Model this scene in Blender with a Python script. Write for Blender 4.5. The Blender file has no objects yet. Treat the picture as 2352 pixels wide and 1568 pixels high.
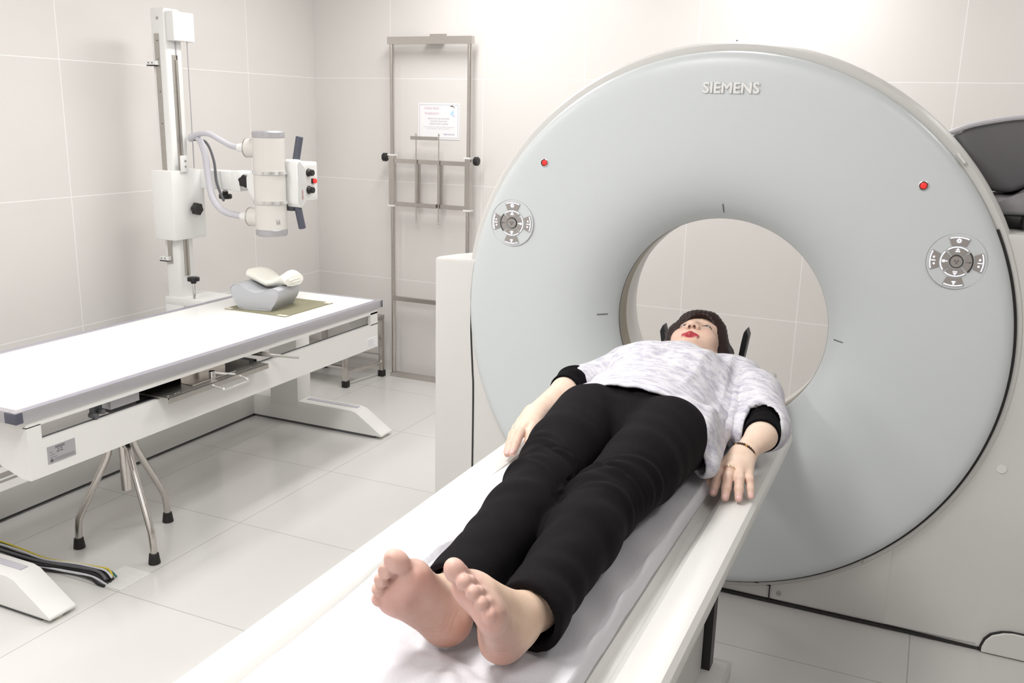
import bpy, bmesh, math, random
import numpy as np
from mathutils import Vector, Matrix

# ------------------------------------------------------------------ camera, light, exposure
S = bpy.context.scene
COL = S.collection
W0, H0 = 2352, 1568
FPX, YAW, PITCH, ROLL, CAMH = 2125.5, 0.42282, 0.24108, 0.02391, 1.58
fw = Vector((-math.sin(YAW)*math.cos(PITCH), math.cos(YAW)*math.cos(PITCH), -math.sin(PITCH)))
rt = Vector((math.cos(YAW), math.sin(YAW), 0))
up = rt.cross(fw)
r2 = math.cos(ROLL)*rt + math.sin(ROLL)*up
u2 = -math.sin(ROLL)*rt + math.cos(ROLL)*up
cam_d = bpy.data.cameras.new('camera'); cam = bpy.data.objects.new('camera', cam_d); COL.objects.link(cam)
m = Matrix((r2, u2, -fw)).transposed().to_4x4(); m.translation = Vector((0, 0, CAMH)); cam.matrix_world = m
cam_d.sensor_width = 36; cam_d.sensor_fit = 'HORIZONTAL'; cam_d.lens = FPX*36/W0; cam_d.clip_start = .02
S.camera = cam
S.view_settings.view_transform = 'Standard'; S.view_settings.look = 'None'
S.view_settings.gamma = 1; S.view_settings.use_curve_mapping = False
S.view_settings.exposure = 0.28
wd = bpy.data.worlds.new('world'); S.world = wd; wd.use_nodes = True
wd.node_tree.nodes['Background'].inputs[0].default_value = (.9, .93, 1, 1)
wd.node_tree.nodes['Background'].inputs[1].default_value = .3
CEIL = 2.68
LAMPS = [(-2.85, 1.25, 19), (-1.15, 1.05, 27), (.65, 1.15, 4), (-2.25, 3.75, 17), (-.7, 3.95, 12), (.9, 3.9, 4), (-.9, -.9, 18)]
def area_lamp(x, y, power):
    d = bpy.data.lights.new('ceiling_lamp_light', 'AREA'); d.shape = 'RECTANGLE'; d.size = .3; d.size_y = 1.15
    d.energy = power; d.color = (1, .985, .96)
    o = bpy.data.objects.new('ceiling_lamp_light', d); COL.objects.link(o); o.location = (x, y, CEIL-.075)
for l in LAMPS: area_lamp(*l)

# ------------------------------------------------------------------ materials
def nodes(name):
    mt = bpy.data.materials.new(name); mt.use_nodes = True
    nt = mt.node_tree
    return mt, nt, nt.nodes, nt.links, nt.nodes['Principled BSDF']
def mat(name, col, rough=.5, metal=0, noise=0, nscale=30, bump=0, bscale=60, spec=None, emit=None, estr=0, trans=0, coat=0):
    mt, nt, N, L, b = nodes(name)
    b.inputs['Base Color'].default_value = (*col, 1); b.inputs['Roughness'].default_value = rough; b.inputs['Metallic'].default_value = metal
    if spec is not None: b.inputs['Specular IOR Level'].default_value = spec
    if emit: b.inputs['Emission Color'].default_value = (*emit, 1); b.inputs['Emission Strength'].default_value = estr
    if coat: b.inputs['Coat Weight'].default_value = coat
    tc = N.new('ShaderNodeTexCoord')
    n = N.new('ShaderNodeTexNoise'); n.inputs['Scale'].default_value = nscale; n.inputs['Detail'].default_value = 4
    L.new(tc.outputs['Object'], n.inputs['Vector'])
    mx = N.new('ShaderNodeMix'); mx.data_type = 'RGBA'
    k = 1-max(noise, .015)
    mx.inputs[6].default_value = (*[c*k for c in col], 1); mx.inputs[7].default_value = (*col, 1)
    L.new(n.outputs['Fac'], mx.inputs[0]); L.new(mx.outputs[2], b.inputs['Base Color'])
    if bump:
        n2 = N.new('ShaderNodeTexNoise'); n2.inputs['Scale'].default_value = bscale; n2.inputs['Detail'].default_value = 5
        L.new(tc.outputs['Object'], n2.inputs['Vector'])
        bp = N.new('ShaderNodeBump'); bp.inputs['Strength'].default_value = bump; bp.inputs['Distance'].default_value = .004
        L.new(n2.outputs['Fac'], bp.inputs['Height']); L.new(bp.outputs[0], b.inputs['Normal'])
    return mt
def tile_mat(name, axes, size, offs, tile, tile2, grout, gw, rough):
    """tiles in world metres along two axes, thin grout lines"""
    mt, nt, N, L, b = nodes(name)
    g = N.new('ShaderNodeNewGeometry'); sp = N.new('ShaderNodeSeparateXYZ'); L.new(g.outputs['Position'], sp.inputs[0])
    def M(op, a, bb=None, c=None):
        n = N.new('ShaderNodeMath'); n.operation = op
        for i, v in enumerate((a, bb, c)):
            if v is None: continue
            if isinstance(v, (int, float)): n.inputs[i].default_value = v
            else: L.new(v, n.inputs[i])
        return n.outputs[0]
    lines = []; ids = []
    for ax, sz, of in zip(axes, size, offs):
        t = M('DIVIDE', M('SUBTRACT', sp.outputs[ax], of), sz)
        fr = M('FRACT', t); ids.append(M('FLOOR', t))
        dd = M('MULTIPLY', M('MINIMUM', fr, M('SUBTRACT', 1, fr)), sz)
        lines.append(M('LESS_THAN', dd, gw))
    ln = M('MAXIMUM', *lines)
    cid = N.new('ShaderNodeCombineXYZ'); L.new(ids[0], cid.inputs[0]); L.new(ids[1], cid.inputs[1])
    wn = N.new('ShaderNodeTexWhiteNoise'); wn.noise_dimensions = '3D'; L.new(cid.outputs[0], wn.inputs[0])
    mp = N.new('ShaderNodeMapping'); mp.inputs['Scale'].default_value = (3, 3, 3); L.new(g.outputs['Position'], mp.inputs[0])
    ns = N.new('ShaderNodeTexNoise'); ns.inputs['Scale'].default_value = 60; ns.inputs['Detail'].default_value = 3; L.new(mp.outputs[0], ns.inputs['Vector'])
    f = M('ADD', M('MULTIPLY', wn.outputs[0], .5), M('MULTIPLY', ns.outputs[0], .5))
    a = N.new('ShaderNodeMix'); a.data_type = 'RGBA'; a.inputs[6].default_value = (*tile, 1); a.inputs[7].default_value = (*tile2, 1); L.new(f, a.inputs[0])
    c = N.new('ShaderNodeMix'); c.data_type = 'RGBA'; c.inputs[7].default_value = (*grout, 1); L.new(a.outputs[2], c.inputs[6]); L.new(ln, c.inputs[0])
    L.new(c.outputs[2], b.inputs['Base Color'])
    b.inputs['Roughness'].default_value = rough
    return mt
MT = {}
MT['floor'] = tile_mat('floor_tile', ('X', 'Y'), (.605, .605), (-2.33, 2.016-.605*8), (.625, .615, .60), (.655, .645, .63), (.40, .385, .36), .0016, .13)
MT['wall_b'] = tile_mat('back_wall_tile', ('X', 'Z'), (.5975, .5875), (-1.767-.5975*5, .0), (.715, .692, .674), (.735, .712, .694), (.90, .89, .88), .0016, .22)
MT['wall_l'] = tile_mat('left_wall_tile', ('Y', 'Z'), (1.217, .5875), (2.965-1.217*5, .0), (.715, .692, .674), (.735, .712, .694), (.90, .89, .88), .0018, .22)
MT['ceil'] = mat('ceiling_paint', (.85, .84, .83), .8)
MT['white'] = mat('white_powder_coat', (.80, .795, .775), .32)
MT['white2'] = mat('white_enamel', (.83, .83, .82), .3)
MT['shell'] = mat('scanner_shell_white', (.70, .69, .67), .38)
MT['teal'] = mat('scanner_face_pale_teal', (.645, .68, .695), .36)
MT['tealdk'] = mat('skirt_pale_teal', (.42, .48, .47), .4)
MT['bedw'] = mat('table_shell_white', (.73, .72, .70), .3)
MT['dark'] = mat('dark_gap', (.02, .018, .018), .6)
MT['black'] = mat('black_plastic', (.012, .011, .012), .38)
MT['rubber'] = mat('black_rubber', (.014, .012, .013), .6)
MT['steel'] = mat('stainless_steel', (.62, .59, .56), .22, 1, .12, 80)
MT['steelb'] = mat('brushed_steel', (.55, .53, .50), .33, 1, .15, 60)
MT['chrome'] = mat('chrome', (.8, .8, .8), .1, 1)
MT['alu'] = mat('anodised_aluminium', (.50, .49, .52), .35, .5, .05)
MT['aluB'] = mat('bright_aluminium', (.8, .8, .8), .22, .85)
MT['cream'] = mat('tube_housing_cream', (.70, .68, .65), .35)
MT['top'] = mat('white_laminate', (.90, .90, .89), .25)
MT['sheet'] = mat('white_cotton_sheet', (.655, .645, .685), .9, bump=.25, bscale=260)
MT['foam'] = mat('grey_vinyl_foam', (.50, .51, .54), .55, bump=.08, bscale=200)
MT['cloth'] = mat('cream_cotton_cloth', (.84, .83, .76), .9, bump=.3, bscale=220)
MT['olive'] = mat('olive_fibre_mat', (.30, .285, .19), .7, noise=.2)
MT['tape'] = mat('cream_tape', (.78, .72, .6), .7)
MT['hose'] = mat('lilac_grey_hose', (.58, .57, .62), .45)
MT['hosed'] = mat('dark_grey_cable', (.10, .10, .11), .5)
MT['slate'] = mat('slate_grey_grip', (.085, .088, .12), .5)
MT['panel'] = mat('light_grey_panel', (.60, .60, .60), .4)
MT['red'] = mat('red_plastic', (.75, .03, .03), .35, emit=(1, .05, .04), estr=.25)
MT['redink'] = mat('red_ink', (.45, .12, .14), .6)
MT['ink'] = mat('dark_ink', (.12, .11, .13), .6)
MT['inkl'] = mat('faded_grey_ink', (.52, .51, .56), .7)
MT['inkp'] = mat('faded_pink_ink', (.72, .56, .64), .7)
MT['inkb'] = mat('faded_violet_ink', (.36, .33, .55), .7)
MT['paper'] = mat('white_paper', (.87, .865, .89), .6)
MT['blue'] = mat('pale_blue_print', (.45, .70, .90), .6)
MT['btn'] = mat('taupe_key', (.33, .305, .29), .4)
MT['lit'] = mat('backlit_white', (.8, .8, .9), .4, emit=(.85, .85, 1), estr=1.0)
MT['gold'] = mat('gold', (.80, .58, .38), .2, 1)
MT['goldring'] = mat('window_ring_bronze', (.36, .32, .25), .4)
MT['bead'] = mat('tiger_eye_bead', (.09, .04, .018), .2, noise=.6, nscale=90)
MT['beadg'] = mat('amber_bead', (.45, .22, .05), .2)
MT['trs'] = mat('black_stretch_trousers', (.0060, .0048, .0062), .85, bump=.15, bscale=500, spec=.12)
MT['knit'] = mat('black_rib_knit', (.004, .0035, .0045), .85, bump=.3, bscale=300, spec=.1)
MT['grey1'] = mat('dark_grey_moulding', (.16, .155, .165), .45)
MT['grey2'] = mat('mid_grey_moulding', (.30, .29, .31), .45)
MT['greyedge'] = mat('pale_grey_edge', (.60, .58, .62), .4)
MT['yel'] = mat('yellow_wire', (.62, .5, .05), .5)
MT['grn'] = mat('teal_green_wire', (.02, .16, .13), .5)
MT['wwire'] = mat('white_wire', (.6, .6, .64), .5)
MT['patch'] = mat('white_marble_patch', (.80, .80, .77), .5, noise=.15, nscale=40)
MT['eyew'] = mat('eye_white', (.40, .36, .36), .35)
MT['iris'] = mat('dark_brown_iris', (.02, .012, .01), .1)
MT['nail'] = mat('pink_nail', (.72, .45, .42), .25)
MT['lamp'] = mat('lamp_diffuser', (.9, .9, .9), .5, emit=(1, .985, .96), estr=3.0)
def skin_mat():
    mt, nt, N, L, b = nodes('skin')
    at = N.new('ShaderNodeAttribute'); at.attribute_name = 'tone'
    tc = N.new('ShaderNodeTexCoord'); n = N.new('ShaderNodeTexNoise'); n.inputs['Scale'].default_value = 45; n.inputs['Detail'].default_value = 5
    L.new(tc.outputs['Object'], n.inputs['Vector'])
    mx = N.new('ShaderNodeMix'); mx.data_type = 'RGBA'; mx.blend_type = 'MULTIPLY'; mx.inputs[0].default_value = .35
    cr = N.new('ShaderNodeValToRGB'); cr.color_ramp.elements[0].position = .3; cr.color_ramp.elements[0].color = (.80, .66, .62, 1)
    cr.color_ramp.elements[1].position = .65; cr.color_ramp.elements[1].color = (1, 1, 1, 1)
    L.new(n.outputs['Fac'], cr.inputs[0]); L.new(at.outputs['Color'], mx.inputs[6]); L.new(cr.outputs[0], mx.inputs[7])
    L.new(mx.outputs[2], b.inputs['Base Color']); b.inputs['Roughness'].default_value = .48
    b.inputs['Subsurface Weight'].default_value = .12; b.inputs['Subsurface Radius'].default_value = (.012, .005, .003); b.inputs['Subsurface Scale'].default_value = 1
    n2 = N.new('ShaderNodeTexNoise'); n2.inputs['Scale'].default_value = 420; L.new(tc.outputs['Object'], n2.inputs['Vector'])
    bp = N.new('ShaderNodeBump'); bp.inputs['Strength'].default_value = .12; bp.inputs['Distance'].default_value = .002
    L.new(n2.outputs['Fac'], bp.inputs['Height']); L.new(bp.outputs[0], b.inputs['Normal'])
    return mt
MT['skin'] = skin_mat()
def hair_mat():
    mt, nt, N, L, b = nodes('dark_brown_hair')
    tc = N.new('ShaderNodeTexCoord'); mp = N.new('ShaderNodeMapping'); mp.inputs['Scale'].default_value = (260, 40, 260)
    L.new(tc.outputs['Object'], mp.inputs[0]); n = N.new('ShaderNodeTexNoise'); n.inputs['Scale'].default_value = 1; n.inputs['Detail'].default_value = 3
    L.new(mp.outputs[0], n.inputs['Vector'])
    mx = N.new('ShaderNodeMix'); mx.data_type = 'RGBA'; mx.inputs[6].default_value = (.004, .002, .002, 1); mx.inputs[7].default_value = (.034, .011, .008, 1); b.inputs['Specular IOR Level'].default_value = .3
    L.new(n.outputs['Fac'], mx.inputs[0]); L.new(mx.outputs[2], b.inputs['Base Color']); b.inputs['Roughness'].default_value = .38
    bp = N.new('ShaderNodeBump'); bp.inputs['Strength'].default_value = .6; bp.inputs['Distance'].default_value = .003
    L.new(n.outputs['Fac'], bp.inputs['Height']); L.new(bp.outputs[0], b.inputs['Normal'])
    return mt
MT['hair'] = hair_mat()
def blouse_mat():
    mt, nt, N, L, b = nodes('white_crinkle_cotton')
    tc = N.new('ShaderNodeTexCoord')
    mp = N.new('ShaderNodeMapping'); mp.inputs['Scale'].default_value = (26, 70, 40); mp.inputs['Rotation'].default_value = (0, 0, .5)
    L.new(tc.outputs['Object'], mp.inputs[0]); n = N.new('ShaderNodeTexNoise'); n.inputs['Scale'].default_value = 1; n.inputs['Detail'].default_value = 6; n.inputs['Roughness'].default_value = .7
    L.new(mp.outputs[0], n.inputs['Vector'])
    cr = N.new('ShaderNodeValToRGB'); cr.color_ramp.elements[0].position = .36; cr.color_ramp.elements[0].color = (.45, .44, .53, 1)
    cr.color_ramp.elements[1].position = .56; cr.color_ramp.elements[1].color = (.71, .70, .74, 1)
    L.new(n.outputs['Fac'], cr.inputs[0]); L.new(cr.outputs[0], b.inputs['Base Color']); b.inputs['Roughness'].default_value = .9
    mp2 = N.new('ShaderNodeMapping'); mp2.inputs['Scale'].default_value = (60, 150, 100); mp2.inputs['Rotation'].default_value = (0, 0, .6); L.new(tc.outputs['Object'], mp2.inputs[0])
    n2 = N.new('ShaderNodeTexNoise'); n2.inputs['Scale'].default_value = 1; n2.inputs['Detail'].default_value = 4; n2.inputs['Distortion'].default_value = 1.2; L.new(mp2.outputs[0], n2.inputs['Vector'])
    bp = N.new('ShaderNodeBump'); bp.inputs['Strength'].default_value = .55; bp.inputs['Distance'].default_value = .004
    L.new(n2.outputs['Fac'], bp.inputs['Height']); L.new(bp.outputs[0], b.inputs['Normal'])
    return mt
MT['blouse'] = blouse_mat()

# ------------------------------------------------------------------ object helpers (all shapes in world metres)
def root(name, label, cat, loc, group=None):
    o = bpy.data.objects.new(name, None); COL.objects.link(o); o.location = loc; o.empty_display_size = .05
    o['label'] = label; o['category'] = cat
    if group: o['group'] = group
    return o
def wloc(o):
    v = Vector(o.location)
    while o.parent: o = o.parent; v = v+Vector(o.location)
    return v
def link(name, me, mt, parent=None, loc=None, label=None, cat=None, kind=None, group=None, smooth=None):
    if mt is not None and not me.materials: me.materials.append(MT[mt] if isinstance(mt, str) else mt)
    me.name = name
    o = bpy.data.objects.new(name, me); COL.objects.link(o)
    base = wloc(parent) if parent else Vector(loc or (0, 0, 0))
    me.transform(Matrix.Translation(-base))
    if parent: o.parent = parent
    else: o.location = base
    if label: o['label'] = label
    if cat: o['category'] = cat
    if kind: o['kind'] = kind
    if group: o['group'] = group
    return o
def smooth_bm(bm, ang=35):
    bmesh.ops.recalc_face_normals(bm, faces=bm.faces[:])
    for f in bm.faces: f.smooth = True
    a = math.radians(ang)
    for e in bm.edges:
        if len(e.link_faces) == 2 and e.calc_face_angle(0) > a: e.smooth = False
class B:
    """collects shapes into one mesh"""
    def __init__(s): s.bm = bmesh.new()
    def _xf(s, vs, M):
        bmesh.ops.transform(s.bm, matrix=M, verts=vs)
    def box(s, lo, hi, bev=0, seg=2, M=None):
        lo = Vector(lo); hi = Vector(hi)
        r = bmesh.ops.create_cube(s.bm, size=1); vs = r['verts']
        d = hi-lo; c = (hi+lo)/2
        s._xf(vs, Matrix.Translation(c) @ Matrix.Diagonal((*[max(abs(x), 1e-5) for x in d], 1)))
        if bev:
            es = list({e for v in vs for e in v.link_edges})
            rr = bmesh.ops.bevel(s.bm, geom=es, offset=min(bev, min(abs(x) for x in d)*.49), segments=seg, affect='EDGES', profile=.5)
            vs = list({v for f in rr['faces'] for v in f.verts} | {v for v in vs if v.is_valid})
        if M is not None: s._xf(vs, M)
        return s
    def prism(s, pts, ax, a, b, bev=0, seg=2):
        """polygon pts (2D) extruded along axis ax from a to b"""
        def P(u, v, t): return {'x': (t, u, v), 'y': (u, t, v), 'z': (u, v, t)}[ax]
        v0 = [s.bm.verts.new(P(u, v, a)) for u, v in pts]; v1 = [s.bm.verts.new(P(u, v, b)) for u, v in pts]
        n = len(pts); fs = [s.bm.faces.new(v0[::-1]), s.bm.faces.new(v1)]
        for i in range(n): fs.append(s.bm.faces.new((v0[i], v0[(i+1) % n], v1[(i+1) % n], v1[i])))
        if bev:
            es = list({e for f in fs for e in f.edges})
            bmesh.ops.bevel(s.bm, geom=es, offset=bev, segments=seg, affect='EDGES', profile=.5)
        return s
    def tube(s, pts, r, n=12, cap=True, smoothp=0):
        pts = [Vector(p) for p in pts]
        if smoothp: pts = catmull(pts, smoothp)
        rs = r if isinstance(r, (list, tuple)) else [r]*len(pts)
        if len(rs) != len(pts): rs = list(np.interp(np.linspace(0, 1, len(pts)), np.linspace(0, 1, len(rs)), rs))
        rs = [float(v) for v in rs]; rings = []; nrm = None
        for i, p in enumerate(pts):
            t = (pts[min(i+1, len(pts)-1)]-pts[max(i-1, 0)]).normalized()
            if nrm is None: nrm = t.orthogonal().normalized()
            else:
                nrm = nrm-t*nrm.dot(t); nrm.normalize()
            bn = t.cross(nrm)
            rings.append([s.bm.verts.new(p+rs[i]*(math.cos(2*math.pi*k/n)*nrm+math.sin(2*math.pi*k/n)*bn)) for k in range(n)])
        for a, b in zip(rings, rings[1:]):
            for k in range(n): s.bm.faces.new((a[k], a[(k+1) % n], b[(k+1) % n], b[k]))
        if cap: s.bm.faces.new(rings[0][::-1]); s.bm.faces.new(rings[-1])
        return s
    def cyl(s, a, b, r, n=24, r2=None, bev=0):
        a = Vector(a); b = Vector(b); r2 = r if r2 is None else r2
        if bev:
            d = (b-a).normalized()
            return s.tube([a, a+d*.0001, a+d*bev, b-d*bev, b-d*.0001, b], [r*.0+r-bev, r-bev, r, r2, r2-bev, r2-bev], n)
        return s.tube([a, b], [r, r2], n)
    def rev(s, prof, c, ax, n=96, a0=0, a1=2*math.pi, closed=False):
        """profile (r,t): radius and position along axis; ax 'y' or 'z'"""
        c = Vector(c); full = abs(a1-a0-2*math.pi) < 1e-6; cnt = n if full else n+1; rings = []
        for i in range(cnt):
            th = a0+(a1-a0)*i/n; co, si = math.cos(th), math.sin(th)
            rings.append([s.bm.verts.new(c+(Vector((r*co, t, r*si)) if ax == 'y' else Vector((r*co, r*si, t)))) for r, t in prof])
        for i in range(n):
            a = rings[i]; b = rings[(i+1) % cnt]; m = len(prof)
            for j in range(m if closed else m-1): s.bm.faces.new((a[j], a[(j+1) % m], b[(j+1) % m], b[j]))
        if not full and closed: s.bm.faces.new(rings[0]); s.bm.faces.new(rings[-1][::-1])
        return s
    def ball(s, c, r, sc=(1, 1, 1), u=16, v=10):
        rr = bmesh.ops.create_uvsphere(s.bm, u_segments=u, v_segments=v, radius=r)
        s._xf(rr['verts'], Matrix.Translation(Vector(c)) @ Matrix.Diagonal((*sc, 1))); return s
    def poly(s, pts):
        s.bm.faces.new([s.bm.verts.new(p) for p in pts]); return s
    def done(s, name, mt, parent=None, ang=35, **k):
        smooth_bm(s.bm, ang); me = bpy.data.meshes.new(name); s.bm.to_mesh(me); s.bm.free()
        return link(name, me, mt, parent, **k)
def catmull(pts, k):
    out = []; n = len(pts)
    for i in range(n-1):
        p0, p1, p2, p3 = pts[max(i-1, 0)], pts[i], pts[i+1], pts[min(i+2, n-1)]
        for j in range(k):
            t = j/k
            out.append(.5*((2*p1)+(p2-p0)*t+(2*p0-5*p1+4*p2-p3)*t*t+(3*p1-p0-3*p2+p3)*t**3))
    out.append(pts[-1]); return out
def text(name, s, size, c, xdir, ydir, mt, parent, depth=.0006, bold=0, w=None, kind=None, label=None):
    """flat lettering centred at c, reading along xdir, up along ydir"""
    cu = bpy.data.curves.new(name, 'FONT'); cu.body = s; cu.size = size; cu.align_x = 'CENTER'; cu.align_y = 'CENTER'
    cu.extrude = depth; cu.bevel_depth = bold; cu.bevel_resolution = 0; cu.resolution_u = 3
    o = bpy.data.objects.new(name, cu); COL.objects.link(o)
    dg = bpy.context.evaluated_depsgraph_get(); me = bpy.data.meshes.new_from_object(o.evaluated_get(dg))
    bpy.data.objects.remove(o); bpy.data.curves.remove(cu)
    x = Vector(xdir).normalized(); y = Vector(ydir).normalized(); z = x.cross(y)
    sc = 1
    if w and len(me.vertices):
        xs = [v.co.x for v in me.vertices]; sc = w/(max(xs)-min(xs))
    M = Matrix((x*sc, y, z)).transposed().to_4x4(); M.translation = Vector(c)
    me.transform(M)
    if sc < 0: me.flip_normals()
    return link(name, me, mt, parent, label=label)
def knob(name, c, d, r, parent, h=.03, lobes=0):
    """black knob: lobed grip on a short boss; d is the outward direction"""
    b = B(); c = Vector(c); d = Vector(d).normalized(); q = d.orthogonal().normalized(); w = d.cross(q)
    b.cyl(c, c+d*h*.55, r*.45, 16)
    n = 48; rings = []
    for t, k in ((h*.35, .92), (h*.42, 1), (h*.92, 1), (h, .9)):
        ring = []
        for i in range(n):
            th = 2*math.pi*i/n; rr = r*k*(1-(.16 if lobes else .0)*(.5-.5*math.cos(lobes*th)) if lobes else k)
            ring.append(b.bm.verts.new(c+d*t+rr*(math.cos(th)*q+math.sin(th)*w)))
        rings.append(ring)
    for a, e in zip(rings, rings[1:]):
        for k in range(n): b.bm.faces.new((a[k], a[(k+1) % n], e[(k+1) % n], e[k]))
    b.bm.faces.new(rings[0][::-1]); b.bm.faces.new(rings[-1])
    return b.done(name, 'black', parent)
def screw(c, d, r, parent, mt='steelb'):
    c = Vector(c); d = Vector(d)
    o = B().cyl(c, c+d*.0015, r, 14).cyl(c+d*.001, c+d*.002, r*.55, 6).done('screw', mt, parent)
    return o

#SECTION_ROOM
# ------------------------------------------------------------------ room
XL, XR, YB, YF = -3.50, 2.6, 4.78, -1.9
def struct(name, lo, hi, mt): return B().box(lo, hi).done(name, mt, kind='structure')
struct('floor', (XL-.1, YF-.1, -.1), (XR+.1, YB+.1, 0), 'floor')
struct('ceiling', (XL-.1, YF-.1, CEIL), (XR+.1, YB+.1, CEIL+.1), 'ceil')
struct('wall_left', (XL-.1, YF-.1, 0), (XL, YB+.1, CEIL), 'wall_l')
struct('wall_back', (XL, YB, 0), (XR, YB+.1, CEIL), 'wall_b')
struct('wall_right', (XR, YF-.1, 0), (XR+.1, YB+.1, CEIL), 'wall_l')
struct('wall_front', (XL, YF-.1, 0), (XR, YF, CEIL), 'wall_b')
b = B(); b.box((-2.448, 2.025, 0), (-2.325, 2.16, .0022))
b.done('trim_1', 'patch', kind='structure')
for i, (x, y, p) in enumerate(LAMPS):
    rl = root('ceiling_light', 'white fluorescent ceiling panel light, %s' % ['over the x-ray table foot end', 'over the scanner couch', 'right of the scanner couch', 'by the wall stand', 'behind the scanner ring', 'in the far right corner', 'behind the viewer'][i], 'ceiling light', (x, y, CEIL), 'ceiling lights')
    B().box((x-.17, y-.6, CEIL-.07), (x-.155, y+.6, CEIL)).box((x+.155, y-.6, CEIL-.07), (x+.17, y+.6, CEIL)).box((x-.155, y-.6, CEIL-.07), (x+.155, y-.585, CEIL)).box((x-.155, y+.585, CEIL-.07), (x+.155, y+.6, CEIL)).box((x-.155, y-.585, CEIL-.02), (x+.155, y+.585, CEIL)).done('housing', 'white', rl)
    B().box((x-.15, y-.58, CEIL-.06), (x+.15, y+.58, CEIL-.05)).done('diffuser', 'lamp', rl)

#SECTION_CT
# ------------------------------------------------------------------ CT scanner gantry
GX, GZ, GY = -.614, .915, 2.892
GR = .865
ct = root('ct_scanner', 'large ring shaped white and pale teal CT scanner the person is lying in front of', 'CT scanner', (GX, 3.2, 0))
pf = [(.350, 3.055), (.351, 3.043), (.355, 3.030), (.365, 3.012), (.385, 2.988), (.415, 2.963), (.455, 2.940), (.51, 2.920), (.58, 2.906), (.66, 2.898), (.74, 2.893), (.80, 2.892), (.835, 2.894), (.852, 2.900), (.861, 2.909), (GR, 2.922), (GR, 2.935)]
back = [(GR-.02, 2.945), (.36, 3.06)]
def catprof(p, k=4):
    q = catmull([Vector((a, b_, 0)) for a, b_ in p], k); return [(v.x, v.y) for v in q]
B().rev(catprof(pf)+back, (GX, 0, GZ), 'y', 160, closed=True).done('front_cover', 'teal', ct, ang=50, label='pale teal ring shaped front cover')
# white drum behind the front cover
pd = [(.885, 2.935), (.893, 2.945), (.897, 2.97), (.897, 3.45), (.88, 3.50), (.80, 3.52), (.60, 3.515), (.50, 3.49), (.43, 3.44), (.375, 3.34), (.3535, 3.22), (.3535, 3.145), (.375, 3.13), (.375, 3.07), (.45, 3.03), (.60, 2.97), (.80, 2.948)]
B().rev(pd, (GX, 0, GZ), 'y', 160, closed=True).done('drum_shell', 'shell', ct, ang=40, label='off-white drum shell')
B().rev([(.3545, 3.056), (.362, 3.056), (.366, 3.10), (.366, 3.146), (.3535, 3.146), (.357, 3.10)], (GX, 0, GZ), 'y', 128, closed=True).done('scan_window_ring', 'goldring', ct, label='bronze coloured scan window ring inside the bore')
B().rev([(.3495, 3.050), (.353, 3.050), (.353, 3.057), (.3495, 3.057)], (GX, 0, GZ), 'y', 128, closed=True).done('bore_edge', 'ink', ct)
B().rev([(GR+.001, 2.93), (.873, 2.93), (.873, 2.95), (GR+.001, 2.95)], (GX, 0, GZ), 'y', 140, a0=-math.pi*.56, a1=math.radians(26), closed=True).done('gasket', 'dark', ct)
# centring marks near the bore
for sx, sz in ((0, 1), (-1, 0), (1, 0)):
    bb = B(); d = Vector((sx, 0, sz)); q = Vector((sz, 0, -sx))*.0015; n_ = 8; vs = []
    for i in range(n_+1):
        r = .373+.030*i/n_
        y = float(np.interp(r, [a for a, _ in pf[:12]], [c for _, c in pf[:12]]))-.004
        p = Vector((GX, y, GZ))+d*r; vs.append((p, ))
    for i in range(n_):
        p0, p1 = vs[i][0], vs[i+1][0]; bb.poly([p0-q, p1-q, p1+q, p0+q])
    bb.done('centring_mark', 'ink', ct)
# body either side of the ring
YP = 2.94
def arc2(cx, cy, r, a0, a1, n=10): return [(cx+r*math.cos(math.radians(a0+(a1-a0)*i/n)), cy+r*math.sin(math.radians(a0+(a1-a0)*i/n))) for i in range(n+1)]
lp = [(-1.628, 2.915), (-1.47, 2.93), (-1.2, YP), (-1.2, 3.42), (-1.36, 3.34), (-1.50, 3.18), (-1.60, 3.02)]
B().prism(lp, 'z', .012, 1.072, .012, 3).done('left_wing', 'shell', ct, label='low white side wing left of the ring')
B().prism([(.0, YP), (.28, YP), (1.0, 2.955), (1.02, 3.1), (.95, 3.45), (.0, 3.45)], 'z', .012, 1.284, .012, 3).done('right_wing', 'shell', ct, label='tall white side wing right of the ring')
B().box((-1.40, YP+.002, .012), (.1, 3.45, .42), .01).done('base', 'shell', ct)
B().box((-1.55, YP+.04, 0), (.95, 3.38, .035)).done('plinth', 'dark', ct)
# the left wing's dark seam: straight below, bowing around the ring above
bb = B(); pts = [(-1.470, .05), (-1.470, .55), (-1.474, .66), (-1.481, .78), (-1.484, .88), (-1.481, .96), (-1.474, 1.03), (-1.468, 1.064)]
pts = [(v.x, v.y) for v in catmull([Vector((a, b_, 0)) for a, b_ in pts], 5)]
for (x0, z0), (x1, z1) in zip(pts, pts[1:]): bb.poly([(x0-.0035, 2.9285, z0), (x0+.0035, 2.9285, z0), (x1+.0035, 2.9285, z1), (x1-.0035, 2.9285, z1)])
bb.done('panel_seam', 'dark', ct)
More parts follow.
